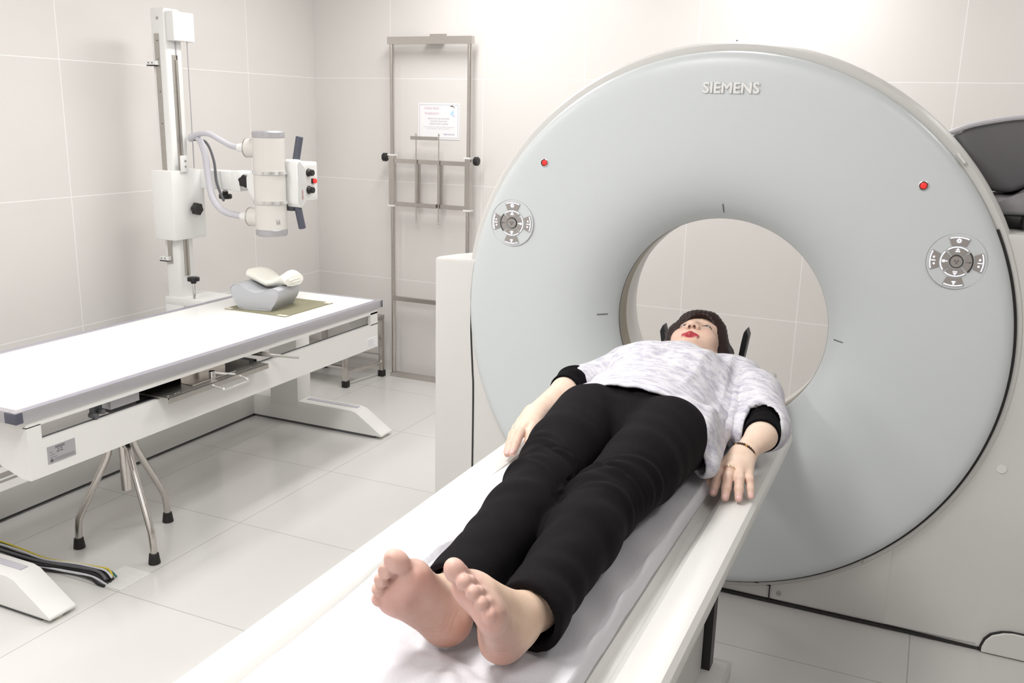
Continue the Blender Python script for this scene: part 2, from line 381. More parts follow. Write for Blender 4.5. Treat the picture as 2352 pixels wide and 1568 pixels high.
# lower front panel left of the ring, and seams under it
for a, c in (((-.47, .0375), (-.30, .0375)),):
    pass
B().box((-.475, YP-.004, .064), (-.350, YP+.002, .0675)).box((-.3545, YP-.004, .012), (-.351, YP+.002, .067)).done('panel_seam', 'dark', ct)
B().box((-1.25, YP-.004, .006), (-.34, YP+.05, .0125)).box((-.34, YP-.003, .006), (.2835, YP+.05, .0125)).done('shadow_gap', 'dark', ct)
fc = [(.292, .004), (1.0, .004), (1.0, .085), (.37, .085), (.345, .080), (.315, .065), (.300, .045), (.292, .02)]
B().prism([(x-.006, z+.002*(z > .02)) if x < .5 else (x, z+.004) for x, z in fc], 'y', YP-.006, YP+.05).done('foot_cover_gap', 'dark', ct)
B().prism(fc, 'y', YP-.012, YP+.05, .002, 1).done('foot_cover', 'shell', ct)
for c, r in (((-.076, 2.8985, .236), .006), ((-.322, YP-.001, .030+.012), .0075)): screw(c, (0, -1, 0), r, ct)
B().cyl((.271, YP+.002, .597), (.271, YP-.003, .597), .013, 24).done('round_plug', 'white', ct)
B().tube([(.064, 2.935, 1.47), (.060, 2.925, 1.477), (.045, 2.925, 1.494), (.040, 2.935, 1.50)], .004, 8).done('latch_tab', 'white', ct)
B().box((GX+.006, 2.95, GZ+.890), (GX+.008, 3.3, GZ+.8975)).done('panel_seam', 'ink', ct)
# raised lettering
text('logo_lettering', 'SIEMENS', .044, (-.600, GY-.0015, 1.669), (1, 0, 0), (0, 0, 1), 'white2', ct, depth=.0015, bold=.0018, w=.172, label='raised white lettering')
def lampring(x, z):
    y = GY-.001
    o = B().rev([(.0135, y+.004), (.0135, y-.002), (.0115, y-.003), (.0115, y+.004)], (x, 0, z), 'y', 28, closed=True).done('indicator_bezel', 'aluB', ct)
    B().rev([(.0118, y+.002), (.0118, y-.0014), (.0095, y-.0014), (.0095, y+.002)], (x, 0, z), 'y', 28, closed=True).done('indicator_rim', 'dark', o)
    B().ball((x, y, z), .0095, (1, .25, 1)).done('indicator_light', 'red', o, label='round red indicator light')
lampring(-1.198, 1.425); lampring(-.037, 1.410)
def sector(r0, r1, a0, a1, cx, cz, y0, y1, n=12, bb=None):
    bb = bb or B(); pts = [(cx+r1*math.cos(math.radians(a0+(a1-a0)*i/n)), cz+r1*math.sin(math.radians(a0+(a1-a0)*i/n))) for i in range(n+1)]
    pts += [(cx+r0*math.cos(math.radians(a1-(a1-a0)*i/n)), cz+r0*math.sin(math.radians(a1-(a1-a0)*i/n))) for i in range(n+1)]
    bb.prism(pts, 'y', y0, y1); return bb
def ctl_panel(px, pz, flip):
    y = 2.8935; k = 1.0
    pan = B().rev([(.0, y-.0015), (.0905, y-.0015), (.092, y), (.092, y+.003), (.0, y+.003)], (px, 0, pz), 'y', 64).done('control_panel', 'teal', ct, label='round touch control panel')
    B().rev([(.092, y-.0016), (.093, y-.0016), (.093, y+.002), (.092, y+.002)], (px, 0, pz), 'y', 64, closed=True).done('panel_outline', 'alu', pan)
    y1 = y-.0015
    def key(r0, r1, a0, a1, lit=True):
        sector(r0, r1, a0, a1, px, pz, y1-.003, y1).done('key', 'btn', pan)
        if lit: sector(r1-.0045, r1-.0012, a0+2, a1-2, px, pz, y1-.0036, y1-.002).done('key_light', 'lit', pan)
        else: sector(r1-.0042, r1, a0, a1, px, pz, y1-.0034, y1-.002).done('key_edge', 'dark', pan)
    key(.024, .051, 48, 130); key(.024, .051, 228, 310)
    key(.024, .051, 138, 220, not flip); key(.024, .051, -42, 40, flip)
    key(.055, .083, 66, 112); key(.055, .083, 246, 292)
    key(.055, .083, 155, 202); key(.055, .083, -22, 24)
    B().cyl((px, y1, pz), (px, y1-.0015, pz), .0215, 40).done('button_ring', 'dark', pan)
    B().cyl((px, y1, pz), (px, y1-.005, pz), .0185, 40).done('round_button', 'btn', pan)
    g = B()
    for a in (30, 150, 270): sector(.003, .0075, a-28, a+28, px, pz, y1-.0054, y1-.0045, 5, g)
    g.cyl((px, y1-.0045, pz), (px, y1-.0054, pz), .0016, 10); g.done('trefoil', 'ink', pan)
    Y0, Y1 = y1-.0038, y1-.002; g = B()
    def sym():
        nonlocal g
        g.done('key_symbol', 'lit', pan); g = B()
    def tri(cx, cz, s, up_=1): g.prism([(cx-s, cz-s*.5*up_), (cx+s, cz-s*.5*up_), (cx, cz+s*.7*up_)] if up_ > 0 else [(cx-s, cz+s*.5), (cx, cz-s*.7), (cx+s, cz+s*.5)], 'y', Y0, Y1)
    def bar(cx, cz, w, h): g.box((cx-w, Y0, cz-h), (cx+w, Y1, cz+h))
    tri(px, pz+.0405, .006); bar(px, pz+.0335, .007, .0014); sym()
    tri(px, pz-.0405, .006, -1); bar(px, pz-.0335, .007, .0014); sym()
    sgn = 1 if flip else -1
    bar(px+sgn*.034, pz, .008, .0014); bar(px+sgn*.039, pz, .004, .004); sym()
    g.rev([(.0025, Y0), (.0055, Y0), (.0055, Y1), (.0025, Y1)], (px, 0, pz+.069), 'y', 16, closed=True)
    for a in range(0, 360, 45): g.box((-.0009, Y0, .005), (.0009, Y1, .0085), M=Matrix.Translation((px, 0, pz+.069)) @ Matrix.Rotation(math.radians(a), 4, 'Y'))
    sym(); bar(px, pz-.067, .006, .002); bar(px, pz-.0725, .0025, .0035); sym()
    for s_ in (1, -1):
        bar(px+s_*.070, pz, .007, .0014); g.ball((px+s_*.069, Y0, pz+.011), .0035, (1, .2, 1), 10, 6); g.ball((px+s_*.067, Y0, pz-.011), .0035, (1, .2, 1), 10, 6); sym()
    sgn = -sgn; g.box((px+sgn*.030, Y0, pz-.0007), (px+sgn*.044, Y1, pz+.0007)) if sgn > 0 else g.box((px-.044, Y0, pz-.0007), (px-.030, Y1, pz+.0007))
    g.box((px+sgn*.041-.001, Y0, pz-.003), (px+sgn*.041+.001, Y1, pz+.003)); g.done('key_symbol', 'ink', pan)
KP = .86
def ctl_scaled(px, pz, flip):
    ctl_panel(px, pz, flip)
    pan = [c for c in ct.children if c.name.startswith('control_panel')][-1]
    base = wloc(ct)
    for o in [pan]+list(pan.children):
        o.data.transform(Matrix.Translation((px-base.x, 0, pz-base.z)) @ Matrix.Diagonal((KP, 1, KP, 1)) @ Matrix.Translation((base.x-px, 0, base.z-pz)))
ctl_scaled(-1.311, 1.217, True); ctl_scaled(.073, 1.203, False)
# grey moulded holder stored on top of the right wing
hr = root('accessory_cradle', 'dark grey curved padded cradle stored on top of the right side of the scanner', 'cradle', (.55, 3.2, 1.284))
prof = [(.02, 1.555), (.06, 1.572), (.12, 1.588), (.20, 1.600), (.30, 1.602), (.6, 1.60), (.9, 1.54), (.9, 1.40), (.6, 1.50), (.38, 1.49), (.30, 1.45), (.25, 1.405), (.21, 1.382), (.165, 1.380), (.14, 1.388), (.06, 1.46)]
B().prism(prof, 'y', 3.22, 3.46, .02, 4).done('curved_shell', 'grey1', hr, label='dark grey curved shell')
B().tube([(.0, 3.21, 1.548), (.06, 3.21, 1.575), (.12, 3.21, 1.591), (.20, 3.21, 1.605), (.30, 3.21, 1.609), (.6, 3.21, 1.608), (.9, 3.21, 1.55)], .008, 8, smoothp=4).done('rim', 'greyedge', hr, label='pale grey rim')
B().prism([(.13, 1.325), (.9, 1.325), (.9, 1.47), (.40, 1.465), (.29, 1.435), (.245, 1.40), (.215, 1.372), (.16, 1.374), (.14, 1.36)], 'y', 3.08, 3.40, .014, 3).done('lower_arm', 'grey2', hr, label='mid grey lower arm')
B().box((.17, 3.10, 1.284), (.9, 3.38, 1.33), .01).done('mount', 'black', hr)
B().rev([(.0, 3.05), (.026, 3.05), (.030, 3.06), (.030, 3.12), (.0, 3.12)], (.262, 0, 1.308), 'y', 24).done('mount_cap', 'black', hr)

#SECTION_BED
# ------------------------------------------------------------------ patient table
pt = root('patient_table', 'long white scanner couch running up to the ring', 'couch', (-.604, 1.4, 0))
ZR = .77; BX = -.604; HW = .325
# cross-section of the couch shell (right half), mirrored
half = [(0, .758), (.215, .758), (.222, .742), (.236, .742), (.244, .757), (.256, .767), (.275, .7705), (.305, .7705), (.319, .7675), (.327, .757), (.329, .742), (.322, .715), (.312, .690)]
half2 = [(.306, .688), (.300, .66), (.27, .58), (.255, .56), (.18, .55), (0, .55)]
sec = [(BX+x, z) for x, z in half]+[(BX-x, z) for x, z in half[::-1][:-1]]
sec = [(BX+x, z) for x, z in half]+[(BX+.30, .69), (BX-.30, .69)]+[(BX-x, z) for x, z in half[::-1][:-1]]
B().prism(sec, 'y', .15, 2.47, .0).done('couch_top', 'bedw', pt, ang=28, label='white couch top with raised side rails')
B().box((BX+.3045, .17, .6865), (BX+.3105, 2.462, .6915)).box((BX-.3105, .17, .6865), (BX-.3045, 2.462, .6915)).done('seam', 'ink', pt)
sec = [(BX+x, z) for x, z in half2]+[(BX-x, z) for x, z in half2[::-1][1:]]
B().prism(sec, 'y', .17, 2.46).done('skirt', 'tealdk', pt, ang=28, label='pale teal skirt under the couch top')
B().prism([(BX+.327, .742), (BX+.318, .766), (BX+.285, .775), (BX+.25, .76), (BX+.20, .76), (BX+.20, .70), (BX+.31, .69)], 'y', 2.455, 2.475, .003, 2).done('end_cap', 'bedw', pt)
B().box((BX-.17, .55, .08), (BX+.17, 2.30, .56), .02).done('pedestal', 'shell', pt, label='white pedestal')
B().prism([(.5, .02), (2.42, .02), (2.42, .07), (2.36, .10), (.56, .10), (.5, .07)], 'x', BX-.23, BX+.23, .004).done('foot', 'shell', pt)
B().prism([(2.30, .10), (2.345, .10), (2.345, .55), (2.30, .55)], 'x', BX+.02, BX+.19).done('lift_rail', 'black', pt)
B().box((BX-.205, .3, .757), (BX+.205, 2.98, .7905), .010, 3).done('cradle', 'bedw', pt, label='narrow sliding cradle board')
# head holder at the far end of the cradle
hh = root('head_holder', 'black cradle shaped head holder either side of the hair', 'head holder', (-.59, 2.74, .795))
n_ = 14; out = []; inn = []
for i in range(n_+1):
    a = math.radians(180+180*i/n_); out.append((-.588+.125*math.cos(a), .90+.103*math.sin(a))); inn.append((-.588+.112*math.cos(a), .90+.092*math.sin(a)))
sec = [(-.722, .945), (-.714, .965)]+[(-.706, .94)]+inn[1:-1]+[(-.474, .94), (-.470, .968), (-.463, .981), (-.455, .96)]+out[::-1]
sec = [(x, z) for x, z in sec]
B().prism(sec, 'y', 2.705, 2.75, .002, 1).done('cradle_shell', 'black', hh)
B().box((-.65, 2.69, .7902), (-.53, 2.83, .802)).done('base_plate', 'black', hh)
# sheet over the cradle
def sheet():
    nx, ny = 130, 420; xs = np.linspace(-1, 1, nx); ys = np.linspace(.16, 2.62, ny)
    X = np.zeros((ny, nx)); Z = np.zeros((ny, nx)); Y = np.repeat(ys[:, None], nx, 1)
    s = xs[None, :]
    xl = -.822+.030*np.sin(ys*2.1+1.2)+.010*np.sin(ys*7); xr = -.384+.005*np.sin(ys*3.+.5)
    xr = xr+.015*(ys < 1.2)*0
    # flat on the board, folded down at both edges
    t = (s+1)/2; Xf = xl[:, None]*(1-t)+xr[:, None]*t
    zt = np.full_like(Xf, .7985)
    fall = np.clip((BX-.19-Xf)/.05, 0, 1); zt = zt-.0235*fall*fall*(3-2*fall)
    fall2 = np.clip((t-.985)/.015, 0, 1); zt = zt-.03*fall2
    # wrinkles: long soft folds fanning out from the feet and rippling towards the left edge
    rng = np.random.RandomState(4)
    w = np.zeros_like(Xf)
    for i in range(26):
        a = rng.uniform(-.9, -.15); f = rng.uniform(18, 60); ph = rng.uniform(0, 6.28)
        q = (Xf+.9)*math.cos(a)-(Y-1)*math.sin(a); r_ = (Xf+.9)*math.sin(a)+(Y-1)*math.cos(a)
        cx, cy = rng.uniform(-.85, -.4), rng.uniform(.2, 1.6)
        env = np.exp(-((Xf-cx)/.11)**2-((Y-cy)/.25)**2)
        w += env*np.sin(q*f+ph+2*np.sin(r_*5+ph))*rng.uniform(.4, 1)
    w = w/1.3
    amp = .0105*(1+.8*np.clip((-.62-Xf)/.15, 0, 1)); damp = np.clip((1-np.abs(s))/.06, 0, 1)
    bx = (Xf > -.74) & (Xf < -.4) & (Y > 1.15); press = np.where(bx, .35, 1.0)
    zt = zt+np.maximum(w*amp*press, -.0040)*np.maximum(damp, .25)
    # puckers in front of the heels
    for hx, hy in ((-.565, 1.06), (-.497, 1.05)):
        d = np.hypot(Xf-hx, Y-hy); th = np.arctan2(Y-hy, Xf-hx)
        zt += .003*np.exp(-((d-.085)/.05)**2)*np.cos(th*9+hx*40)
    vt = np.stack([Xf, Y, zt], -1).reshape(-1, 3); vb = vt.copy(); vb[:, 2] = np.maximum(vb[:, 2]-.0022, .757)
    N = nx*ny; V = np.concatenate([vt, vb]); F = []
    idx = np.arange(N).reshape(ny, nx)
    a, b_, c, d = idx[:-1, :-1].ravel(), idx[:-1, 1:].ravel(), idx[1:, 1:].ravel(), idx[1:, :-1].ravel()
    F = np.concatenate([np.stack([a, b_, c, d], 1), np.stack([d, c, b_, a], 1)+N])
    rim = list(idx[0, :])+list(idx[1:, -1])+list(idx[-1, ::-1][1:])+list(idx[::-1, 0][1:-1])
    F2 = [(rim[(i+1) % len(rim)], rim[i], rim[i]+N, rim[(i+1) % len(rim)]+N) for i in range(len(rim))]
    me = bpy.data.meshes.new('bed_sheet'); me.from_pydata(V.tolist(), [], F.tolist()+F2); me.update()
    me.polygons.foreach_set('use_smooth', [True]*len(me.polygons))
    return link('bed_sheet', me, 'sheet', loc=(BX, 1.2, .797), label='white cotton sheet spread over the scanner couch under the person', cat='sheet')
sheet()

#SECTION_XRAY
# ------------------------------------------------------------------ x-ray table
xt = root('x_ray_table', 'long white radiography table with grey edge rail and cassette tray', 'x-ray table', (-2.68, 2.75, 0))
TX0, TX1, TY0, TY1 = -3.015, -2.355, 1.735, 3.705
B().box((TX0+.012, TY0+.012, .672), (TX1-.012, TY1-.012, .7005)).done('tabletop', 'top', xt, label='glossy white tabletop')
def rail(lo, hi, prof_ax):
    B().box(lo, hi, .003).done('edge_rail', 'alu', xt)
rail((TX1-.028, TY0, .664), (TX1, TY1, .7025), 0); rail((TX0, TY0, .664), (TX0+.028, TY1, .7025), 0)
rail((TX0+.028, TY0, .664), (TX1-.028, TY0+.025, .7025), 0); rail((TX0+.028, TY1-.025, .664), (TX1-.028, TY1, .7025), 0)
B().box((TX1-.0105, TY0+.03, .7022), (TX1-.0085, TY1-.03, .7032)).box((TX0+.0095, TY0+.03, .7022), (TX0+.0115, TY1-.03, .7032)).done('rail_groove', 'inkb', xt)
for y0, y1 in ((TY0-.004, TY0+.022), (TY1-.006, TY1+.003)): B().box((TX1-.045, y0, .667), (TX1+.003, y1, .7), .002).done('end_cap', 'slate', xt)
# side panels with a long slot, chamfered lower ends
def side_panel(x0, x1, front):
    bb = B(); y0, y1 = TY0+.035, TY1-.028
    bb.box((x0, y0, .642), (x1, y1, .668)); bb.prism([(y0, .645), (y0, .55), (y0, .478), (y1-.0, .478), (y1, .594), (y0+.05, .594), (y0+.05, .645)], 'x', x0, x1)
    bb.box((x0, y1-.060, .59), (x1, y1, .65))
    return bb.done('side_panel', 'white', xt, ang=20)
side_panel(TX1-.022, TX1-.008, True)
for y in (TY0+.036, TY1-.043): B().prism([(TX0+.03, .66), (TX0+.03, .60), (TX1-.16, .575), (TX1-.14, .505), (TX1-.05, .478), (TX1-.021, .478), (TX1-.021, .66)], 'y', y, y+.014).done('end_panel', 'white', xt)
B().box((TX0+.004, TY0+.05, .640), (TX0+.018, TY1-.05, .668)).done('side_rail', 'white', xt)
B().box((TX1-.040, TY0+.06, .585), (TX1-.0225, TY1-.06, .592)).done('inner_rail', 'hosed', xt)
B().box((-2.75, 2.47, .462), (TX1-.06, 3.18, .48)).done('motor_box', 'white', xt)
# bucky tray pulled out a little
tr = B().box((-2.70, 2.275, .602), (-2.305, 2.80, .607)).box((-2.309, 2.275, .588), (-2.305, 2.80, .607)).done('cassette_tray', 'steelb', xt, label='stainless steel cassette tray')
B().box((-2.40, 2.43, .606), (-2.345, 2.66, .609)).box((-2.402, 2.43, .606), (-2.398, 2.66, .640)).done('clamp_bar', 'steel', tr)
B().cyl((-2.358, 2.545, .606), (-2.358, 2.545, .632), .012, 18).cyl((-2.358, 2.545, .626), (-2.285, 2.588, .620), .004, 10).done('clamp_lever', 'chrome', tr)
B().tube([(-2.306, 2.49, .598), (-2.262, 2.492, .590), (-2.256, 2.50, .589), (-2.256, 2.625, .589), (-2.262, 2.633, .590), (-2.306, 2.635, .598)], .004, 10).done('handle', 'chrome', tr, label='chrome wire handle')
for y in (2.30, 2.335, 2.35, 2.73): B().cyl((-2.335, y, .607), (-2.335, y, .609), .004, 10).done('rivet', 'chrome', tr)
B().box((-2.80, 2.225, .535), (-2.405, 2.85, .6005)).box((-2.80, 2.225, .64), (-2.405, 2.85, .668)).box((-2.80, 2.225, .60), (-2.78, 2.85, .64)).done('bucky_housing', 'black', xt)
B().box((-2.5, 2.10, .605), (-2.385, 2.222, .650)).done('bracket', 'alu', xt)
B().box((-2.42, 2.045, .60), (-2.395, 2.075, .645)).cyl((-2.40, 2.03, .605), (-2.37, 2.03, .605), .009, 14).cyl((-2.40, 2.06, .612), (-2.372, 2.06, .612), .008, 14).done('lock_bolt', 'hosed', xt)
B().tube([(-2.43, 2.84, .628), (-2.33, 2.862, .623), (-2.30, 2.875, .622)], [.011, .008, .006], 10).cyl((-2.32, 2.865, .622), (-2.235, 2.90, .617), .0045, 10).done('lock_lever', 'steelb', xt)
# posts, feet and long base beam
for y, nm in ((3.70, 'a'), (1.79, 'b')):
    B().box((-3.025, y-.02, .09), (-2.85, y+.09, .48), .004).done('post', 'white', xt)
    prof = [(-3.36, .012), (-2.352, .012), (-2.352, .022), (-2.50, .118), (-2.53, .125), (-3.30, .125), (-3.36, .10)]
    B().prism(prof, 'y', y-.018, y+.082, .004, 2).done('foot', 'white', xt)
    B().box((-2.83, y+.028, .1245), (-2.525, y+.056, .1275)).done('foot_inlay', 'inkl', xt)
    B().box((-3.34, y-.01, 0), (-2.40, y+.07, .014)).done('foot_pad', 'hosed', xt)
    B().cyl((-2.38, y+.03, 0), (-2.38, y+.03, .02), .018, 16).done('levelling_foot', 'tape', xt)
B().box((-3.36, 1.8, .014), (-3.136, 3.72, .125), .004).done('base_beam', 'white', xt)
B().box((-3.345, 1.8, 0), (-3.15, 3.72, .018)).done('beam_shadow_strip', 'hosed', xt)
B().box((-3.28, 1.6, .126), (-3.25, 3.7, .134)).box((-3.22, 1.6, .126), (-3.21, 3.7, .130)).done('floor_track', 'steelb', xt)
# nameplate
npz = B().box((TX1-.008, 1.832, .510), (TX1-.0065, 1.933, .565)).done('nameplate', 'alu', xt, label='small silver nameplate')
tx = TX1-.0062
text('nameplate_text', 'HOLEX', .0105, (tx, 1.878, .557), (0, 1, 0), (0, 0, 1), 'ink', npz, .0002, .0003)
for z_, s_, w_ in ((.549, 'XR 1 500', .018), (.542, '380 V 50Hz', .024)): text('nameplate_text', s_, .006, (tx, 1.876, z_), (0, 1, 0), (0, 0, 1), 'ink', npz, .0002, 0, w_)
g = B()
for y0, y1, z_ in ((1.840, 1.851, .545), (1.840, 1.857, .537), (1.840, 1.864, .529), (1.855, 1.928, .5225)): g.box((tx-.0001, y0, z_-.0006), (tx+.0001, y1, z_+.0006))
for z_ in (.5185, .5155): g.box((tx-.0001, 1.853, z_-.0003), (tx+.0001, 1.929, z_+.0003))
g.cyl((tx-.0002, 1.845, .519), (tx+.0002, 1.845, .519), .0055, 20); g.done('nameplate_print', 'ink', npz)
B().box((TX1-.008, 3.58, .487), (TX1-.0066, 3.664, .531)).done('sticker', 'paper', xt, label='small white printed sticker')
g = B()
for k in range(7): g.box((TX1-.0066, 3.588, .493+k*.005), (TX1-.0063, 3.655-.01*(k % 3), .4945+k*.005))
g.done('sticker_print', 'inkl', xt)
# things on the table
gm = root('film_grid', 'thin olive grid plate lying flat on the radiography table', 'grid plate', (-2.675, 3.35, .7005))
B().box((-2.842, 3.170, .7005), (-2.507, 3.520, .7045)).done('plate', 'olive', gm)
g = B()
for cx, cy, dx, dy in ((-2.842, 3.170, .035, .02), (-2.507, 3.170, -.045, .018), (-2.507, 3.520, -.03, -.03), (-2.842, 3.520, .03, -.02)):
    g.box((min(cx, cx+dx)-.003*(dx > 0), min(cy, cy+dy)-.003*(dy > 0), .7042), (max(cx, cx+dx)+.003*(dx < 0), max(cy, cy+dy)+.003*(dy < 0), .7055))
g.done('corner_tape', 'tape', gm)
# boat shaped foam head rest
fr = root('foam_headrest', 'grey boat shaped foam headrest on the olive plate', 'headrest', (-2.71, 3.33, .705))
prof = [(-2.835, .800), (-2.822, .812), (-2.800, .816), (-2.775, .808), (-2.745, .790), (-2.715, .782), (-2.680, .787), (-2.650, .800), (-2.625, .806), (-2.602, .800), (-2.600, .785), (-2.607, .755), (-2.640, .712), (-2.655, .7065), (-2.775, .7065), (-2.800, .715), (-2.825, .755), (-2.838, .785)]
pp = [Vector((x, z, 0)) for x, z in prof]; pp = catmull(pp+[pp[0]], 3)[:-1]
M_ = Matrix.Translation((-2.715, 3.30, 0)) @ Matrix.Rotation(math.radians(9), 4, 'Z') @ Matrix.Translation((2.715, -3.30, 0))
bb = B(); bb.prism([(v.x, v.y) for v in pp], 'y', 3.205, 3.41, .006, 3); bb._xf(bb.bm.verts[:], M_); bb.done('foam_block', 'foam', fr, ang=50)
bb = B(); bb.tube([Vector((v.x, 3.205, v.y)) for v in pp]+[Vector((pp[0].x, 3.205, pp[0].y))], .0018, 6); bb._xf(bb.bm.verts[:], M_); bb.done('piping', 'foam', fr)
# folded cloth
def cloth():
    nx, ny = 60, 40; V = []; F = []
    for j in range(ny+1):
        v = j/ny
        for i in range(nx+1):
            u = i/nx; x = -2.80+.215*u; zc = float(np.interp(x, [-2.84, -2.80, -2.745, -2.715, -2.65, -2.6, -2.56], [.816, .818, .797, .789, .803, .807, .800]))
            th = 2*math.pi*v
            hh_ = .020+.006*math.sin(u*9)+.008*(1-u)+.006*math.exp(-((u-.9)/.1)**2)
            y = 3.345+.062*math.cos(th)*(1+.12*math.sin(u*7))+.01*math.sin(u*5); z = zc+hh_*.98+hh_*math.sin(th)+.0035*math.sin(th*3+u*11)*max(0, math.sin(th))
            V.append((x+.004*math.sin(th*2+u*5)-.05*(.0), y+.02*(u-.5), max(z, zc+.0015)))
        
    for j in range(ny):
        for i in range(nx): a = j*(nx+1)+i; F.append((a, a+1, a+nx+2, a+nx+1))
    F.append([j*(nx+1) for j in range(ny)]); F.append([j*(nx+1)+nx for j in range(ny)][::-1])
    me = bpy.data.meshes.new('folded_cloth'); me.from_pydata(V, [], F)
    bm = bmesh.new(); bm.from_mesh(me); bmesh.ops.remove_doubles(bm, verts=bm.verts, dist=1e-5)
    # layered fold edges at the right end
    b_ = B(); b_.bm.free(); b_.bm = bm
    for k, (dz, rr) in enumerate(((.006, .006), (.016, .007), (.027, .006))):
        b_.tube([(-2.592+.004*k, 3.30, .806+dz), (-2.586, 3.34, .808+dz), (-2.592, 3.385, .807+dz), (-2.615, 3.41, .806+dz)], rr, 8, smoothp=3)
    return b_.done('folded_cloth', 'cloth', ang=60, loc=(-2.70, 3.34, .79), label='cream cotton cloth folded on top of the grey headrest', cat='cloth')
cloth()

#SECTION_TUBE
# ------------------------------------------------------------------ tube column
ts = root('tube_stand', 'tall white x-ray tube column behind the radiography table', 'x-ray column', (-3.2, 3.3, 0))
CX0, CX1, CY0, CY1 = -3.275, -3.188, 3.270, 3.368
B().box((CX0, CY0, .12), (CX1, CY1, 2.0), .012, 3).done('column', 'white2', ts)
for a, c in (((CX0+.022, CY0-.004, .86), (CX0+.048, CY0+.002, 1.89)), ((CX1-.002, CY0+.030, .80), (CX1+.004, CY0+.062, 1.80))): B().box(a, c).done('guide_rail', 'steelb', ts)
B().box((CX1-.002, CY0+.045, .80), (CX1+.009, CY0+.053, 1.78)).done('guide_rail', 'steelb', ts)
B().box((CX1, CY0+.004, 1.86), (CX1+.045, CY1+.035, 1.985), .005).done('top_cover', 'white2', ts)
B().box((CX1, CY1-.045, 1.28), (CX1+.004, CY1-.04, 1.87)).box((CX1+.03, CY1-.004, 1.30), (CX1+.033, CY1, 1.87)).done('suspension_cable', 'alu', ts)
screw((CX0+.045, CY0-.0005, 1.955), (0, -1, 0), .007, ts)
for z_ in (1.86, 1.78, 1.64, 1.50): screw((CX0+.04, CY0-.0035, z_), (0, -1, 0), .003, ts, 'ink')
for z_ in (1.755, .875):
    B().box((CX0-.012, CY0-.022, z_), (CX0+.04, CY0-.003, z_+.018)).done('stop_bracket', 'white2', ts)
    B().box((CX0-.012, CY0-.024, z_-.005), (CX0+.03, CY0-.001, z_)).done('stop_pad', 'rubber', ts)
    for dx in (-.002, .02): screw((CX0+dx, CY0-.022, z_+.009), (0, -1, 0), .003, ts, 'ink')
# carriage
cg = B().box((-3.285, 3.225, .975), (-3.160, 3.43, 1.292), .006).done('carriage', 'white2', ts, label='white sliding carriage')
knob('knob', (-3.160, 3.345, 1.115), (1, 0, 0), .030, ts, .04, 6)
B().box((-3.158, 3.28, 1.285), (-3.150, 3.325, 1.36), .002).done('cable_clip', 'white2', ts)
for z_ in (1.31, 1.335): screw((-3.150, 3.305, z_), (1, 0, 0), .006, ts)
# base block and floor lock
B().box((-3.285, 3.26, .66), (-3.04, 3.46, .70), .006).done('base_shelf', 'white2', ts)
B().box((-3.285, 3.26, .135), (-3.17, 3.45, .665), .006).done('base_block', 'white2', ts)
B().cyl((-3.115, 3.275, .70), (-3.115, 3.275, .79), .007, 12).done('lock_shaft', 'chrome', ts)
knob('knob', (-3.115, 3.275, .775), (0, 0, 1), .028, ts, .03)
# cross arm towards the room, fork and tube
ar = B().box((-3.17, 3.41, 1.205), (-2.95, 3.48, 1.292), .006).done('cross_arm', 'white2', ts)
B().box((-2.975, 3.405, 1.203), (-2.925, 3.485, 1.295), .003).done('arm_collar', 'white2', ts)
B().box((-2.93, 3.42, 1.213), (-2.82, 3.475, 1.287), .006).done('fork_block', 'white2', ts)
knob('knob', (-2.900, 3.42, 1.252), (.45, -.9, 0), .030, ts, .035, 6)
B().cyl((-3.045, 3.44, 1.206), (-3.045, 3.44, 1.185), .010, 12).done('lock_shaft', 'white2', ts)
knob('knob', (-3.045, 3.44, 1.195), (0, 0, -1), .030, ts, .035)
TXc, TYc = -2.712, 3.355
# fork yoke
B().prism([(-2.85, 1.225), (-2.85, 1.275), (-2.825, 1.30), (-2.800, 1.31), (-2.782, 1.31), (-2.782, 1.15), (-2.800, 1.15), (-2.825, 1.20)], 'y', 3.36, 3.45, .004).done('fork', 'white2', ts)
hz0, hz1 = 1.022, 1.483; R = .070
def drum(name, z0, z1, mt, r=R, bev=.0): return B().rev([(0, z0), (r-.006, z0), (r, z0+.006), (r, z1-.006), (r-.006, z1), (0, z1)] if bev else [(0, z0), (r, z0), (r, z1), (0, z1)], (TXc, TYc, 0), 'z', 56).done(name, mt, ts)
drum('tube_housing', hz0+.03, hz1-.03, 'cream'); drum('tube_cap', hz1-.034, hz1, 'alu', R+.001, 1); drum('tube_cap', hz0, hz0+.034, 'alu', R+.001, 1)
for z_ in (1.302, 1.172): B().rev([(R, z_-.007), (R+.006, z_-.007), (R+.006, z_+.007), (R, z_+.007)], (TXc, TYc, 0), 'z', 56, closed=True).done('clamp_band', 'aluB', ts)
B().box((TXc-.012, TYc-R-.004, 1.157), (TXc-.0, TYc-R+.01, 1.30)).done('clamp_lug', 'cream', ts) if False else None
# cable receptacles
for z_ in (1.405, 1.10):
    dirv = Vector((-.93, -.12, 0)).normalized(); c0 = Vector((TXc, TYc, z_))
    B().cyl(c0+dirv*(R-.02), c0+dirv*(R+.035), .042, 28).done('cable_socket', 'cream', ts)
    B().cyl(c0+dirv*(R+.035), c0+dirv*(R+.040), .043, 28).done('socket_ring', 'steelb', ts)
    B().cyl(c0+dirv*(R+.040), c0+dirv*(R+.085), .024, 20, .017).done('cable_gland', 'white2', ts)
s1 = Vector((TXc, TYc, 1.405))+Vector((-.93, -.12, 0)).normalized()*(R+.08); s2 = Vector((TXc, TYc, 1.10))+Vector((-.93, -.12, 0)).normalized()*(R+.08)
B().tube([(-3.17, 3.36, 1.43), (-3.12, 3.36, 1.455), (-3.05, 3.355, 1.46), (-2.98, 3.35, 1.435), (-2.92, 3.35, 1.412), s1], .013, 12, smoothp=6).done('upper_cable', 'hose', ts, label='lilac grey high voltage cable, upper')
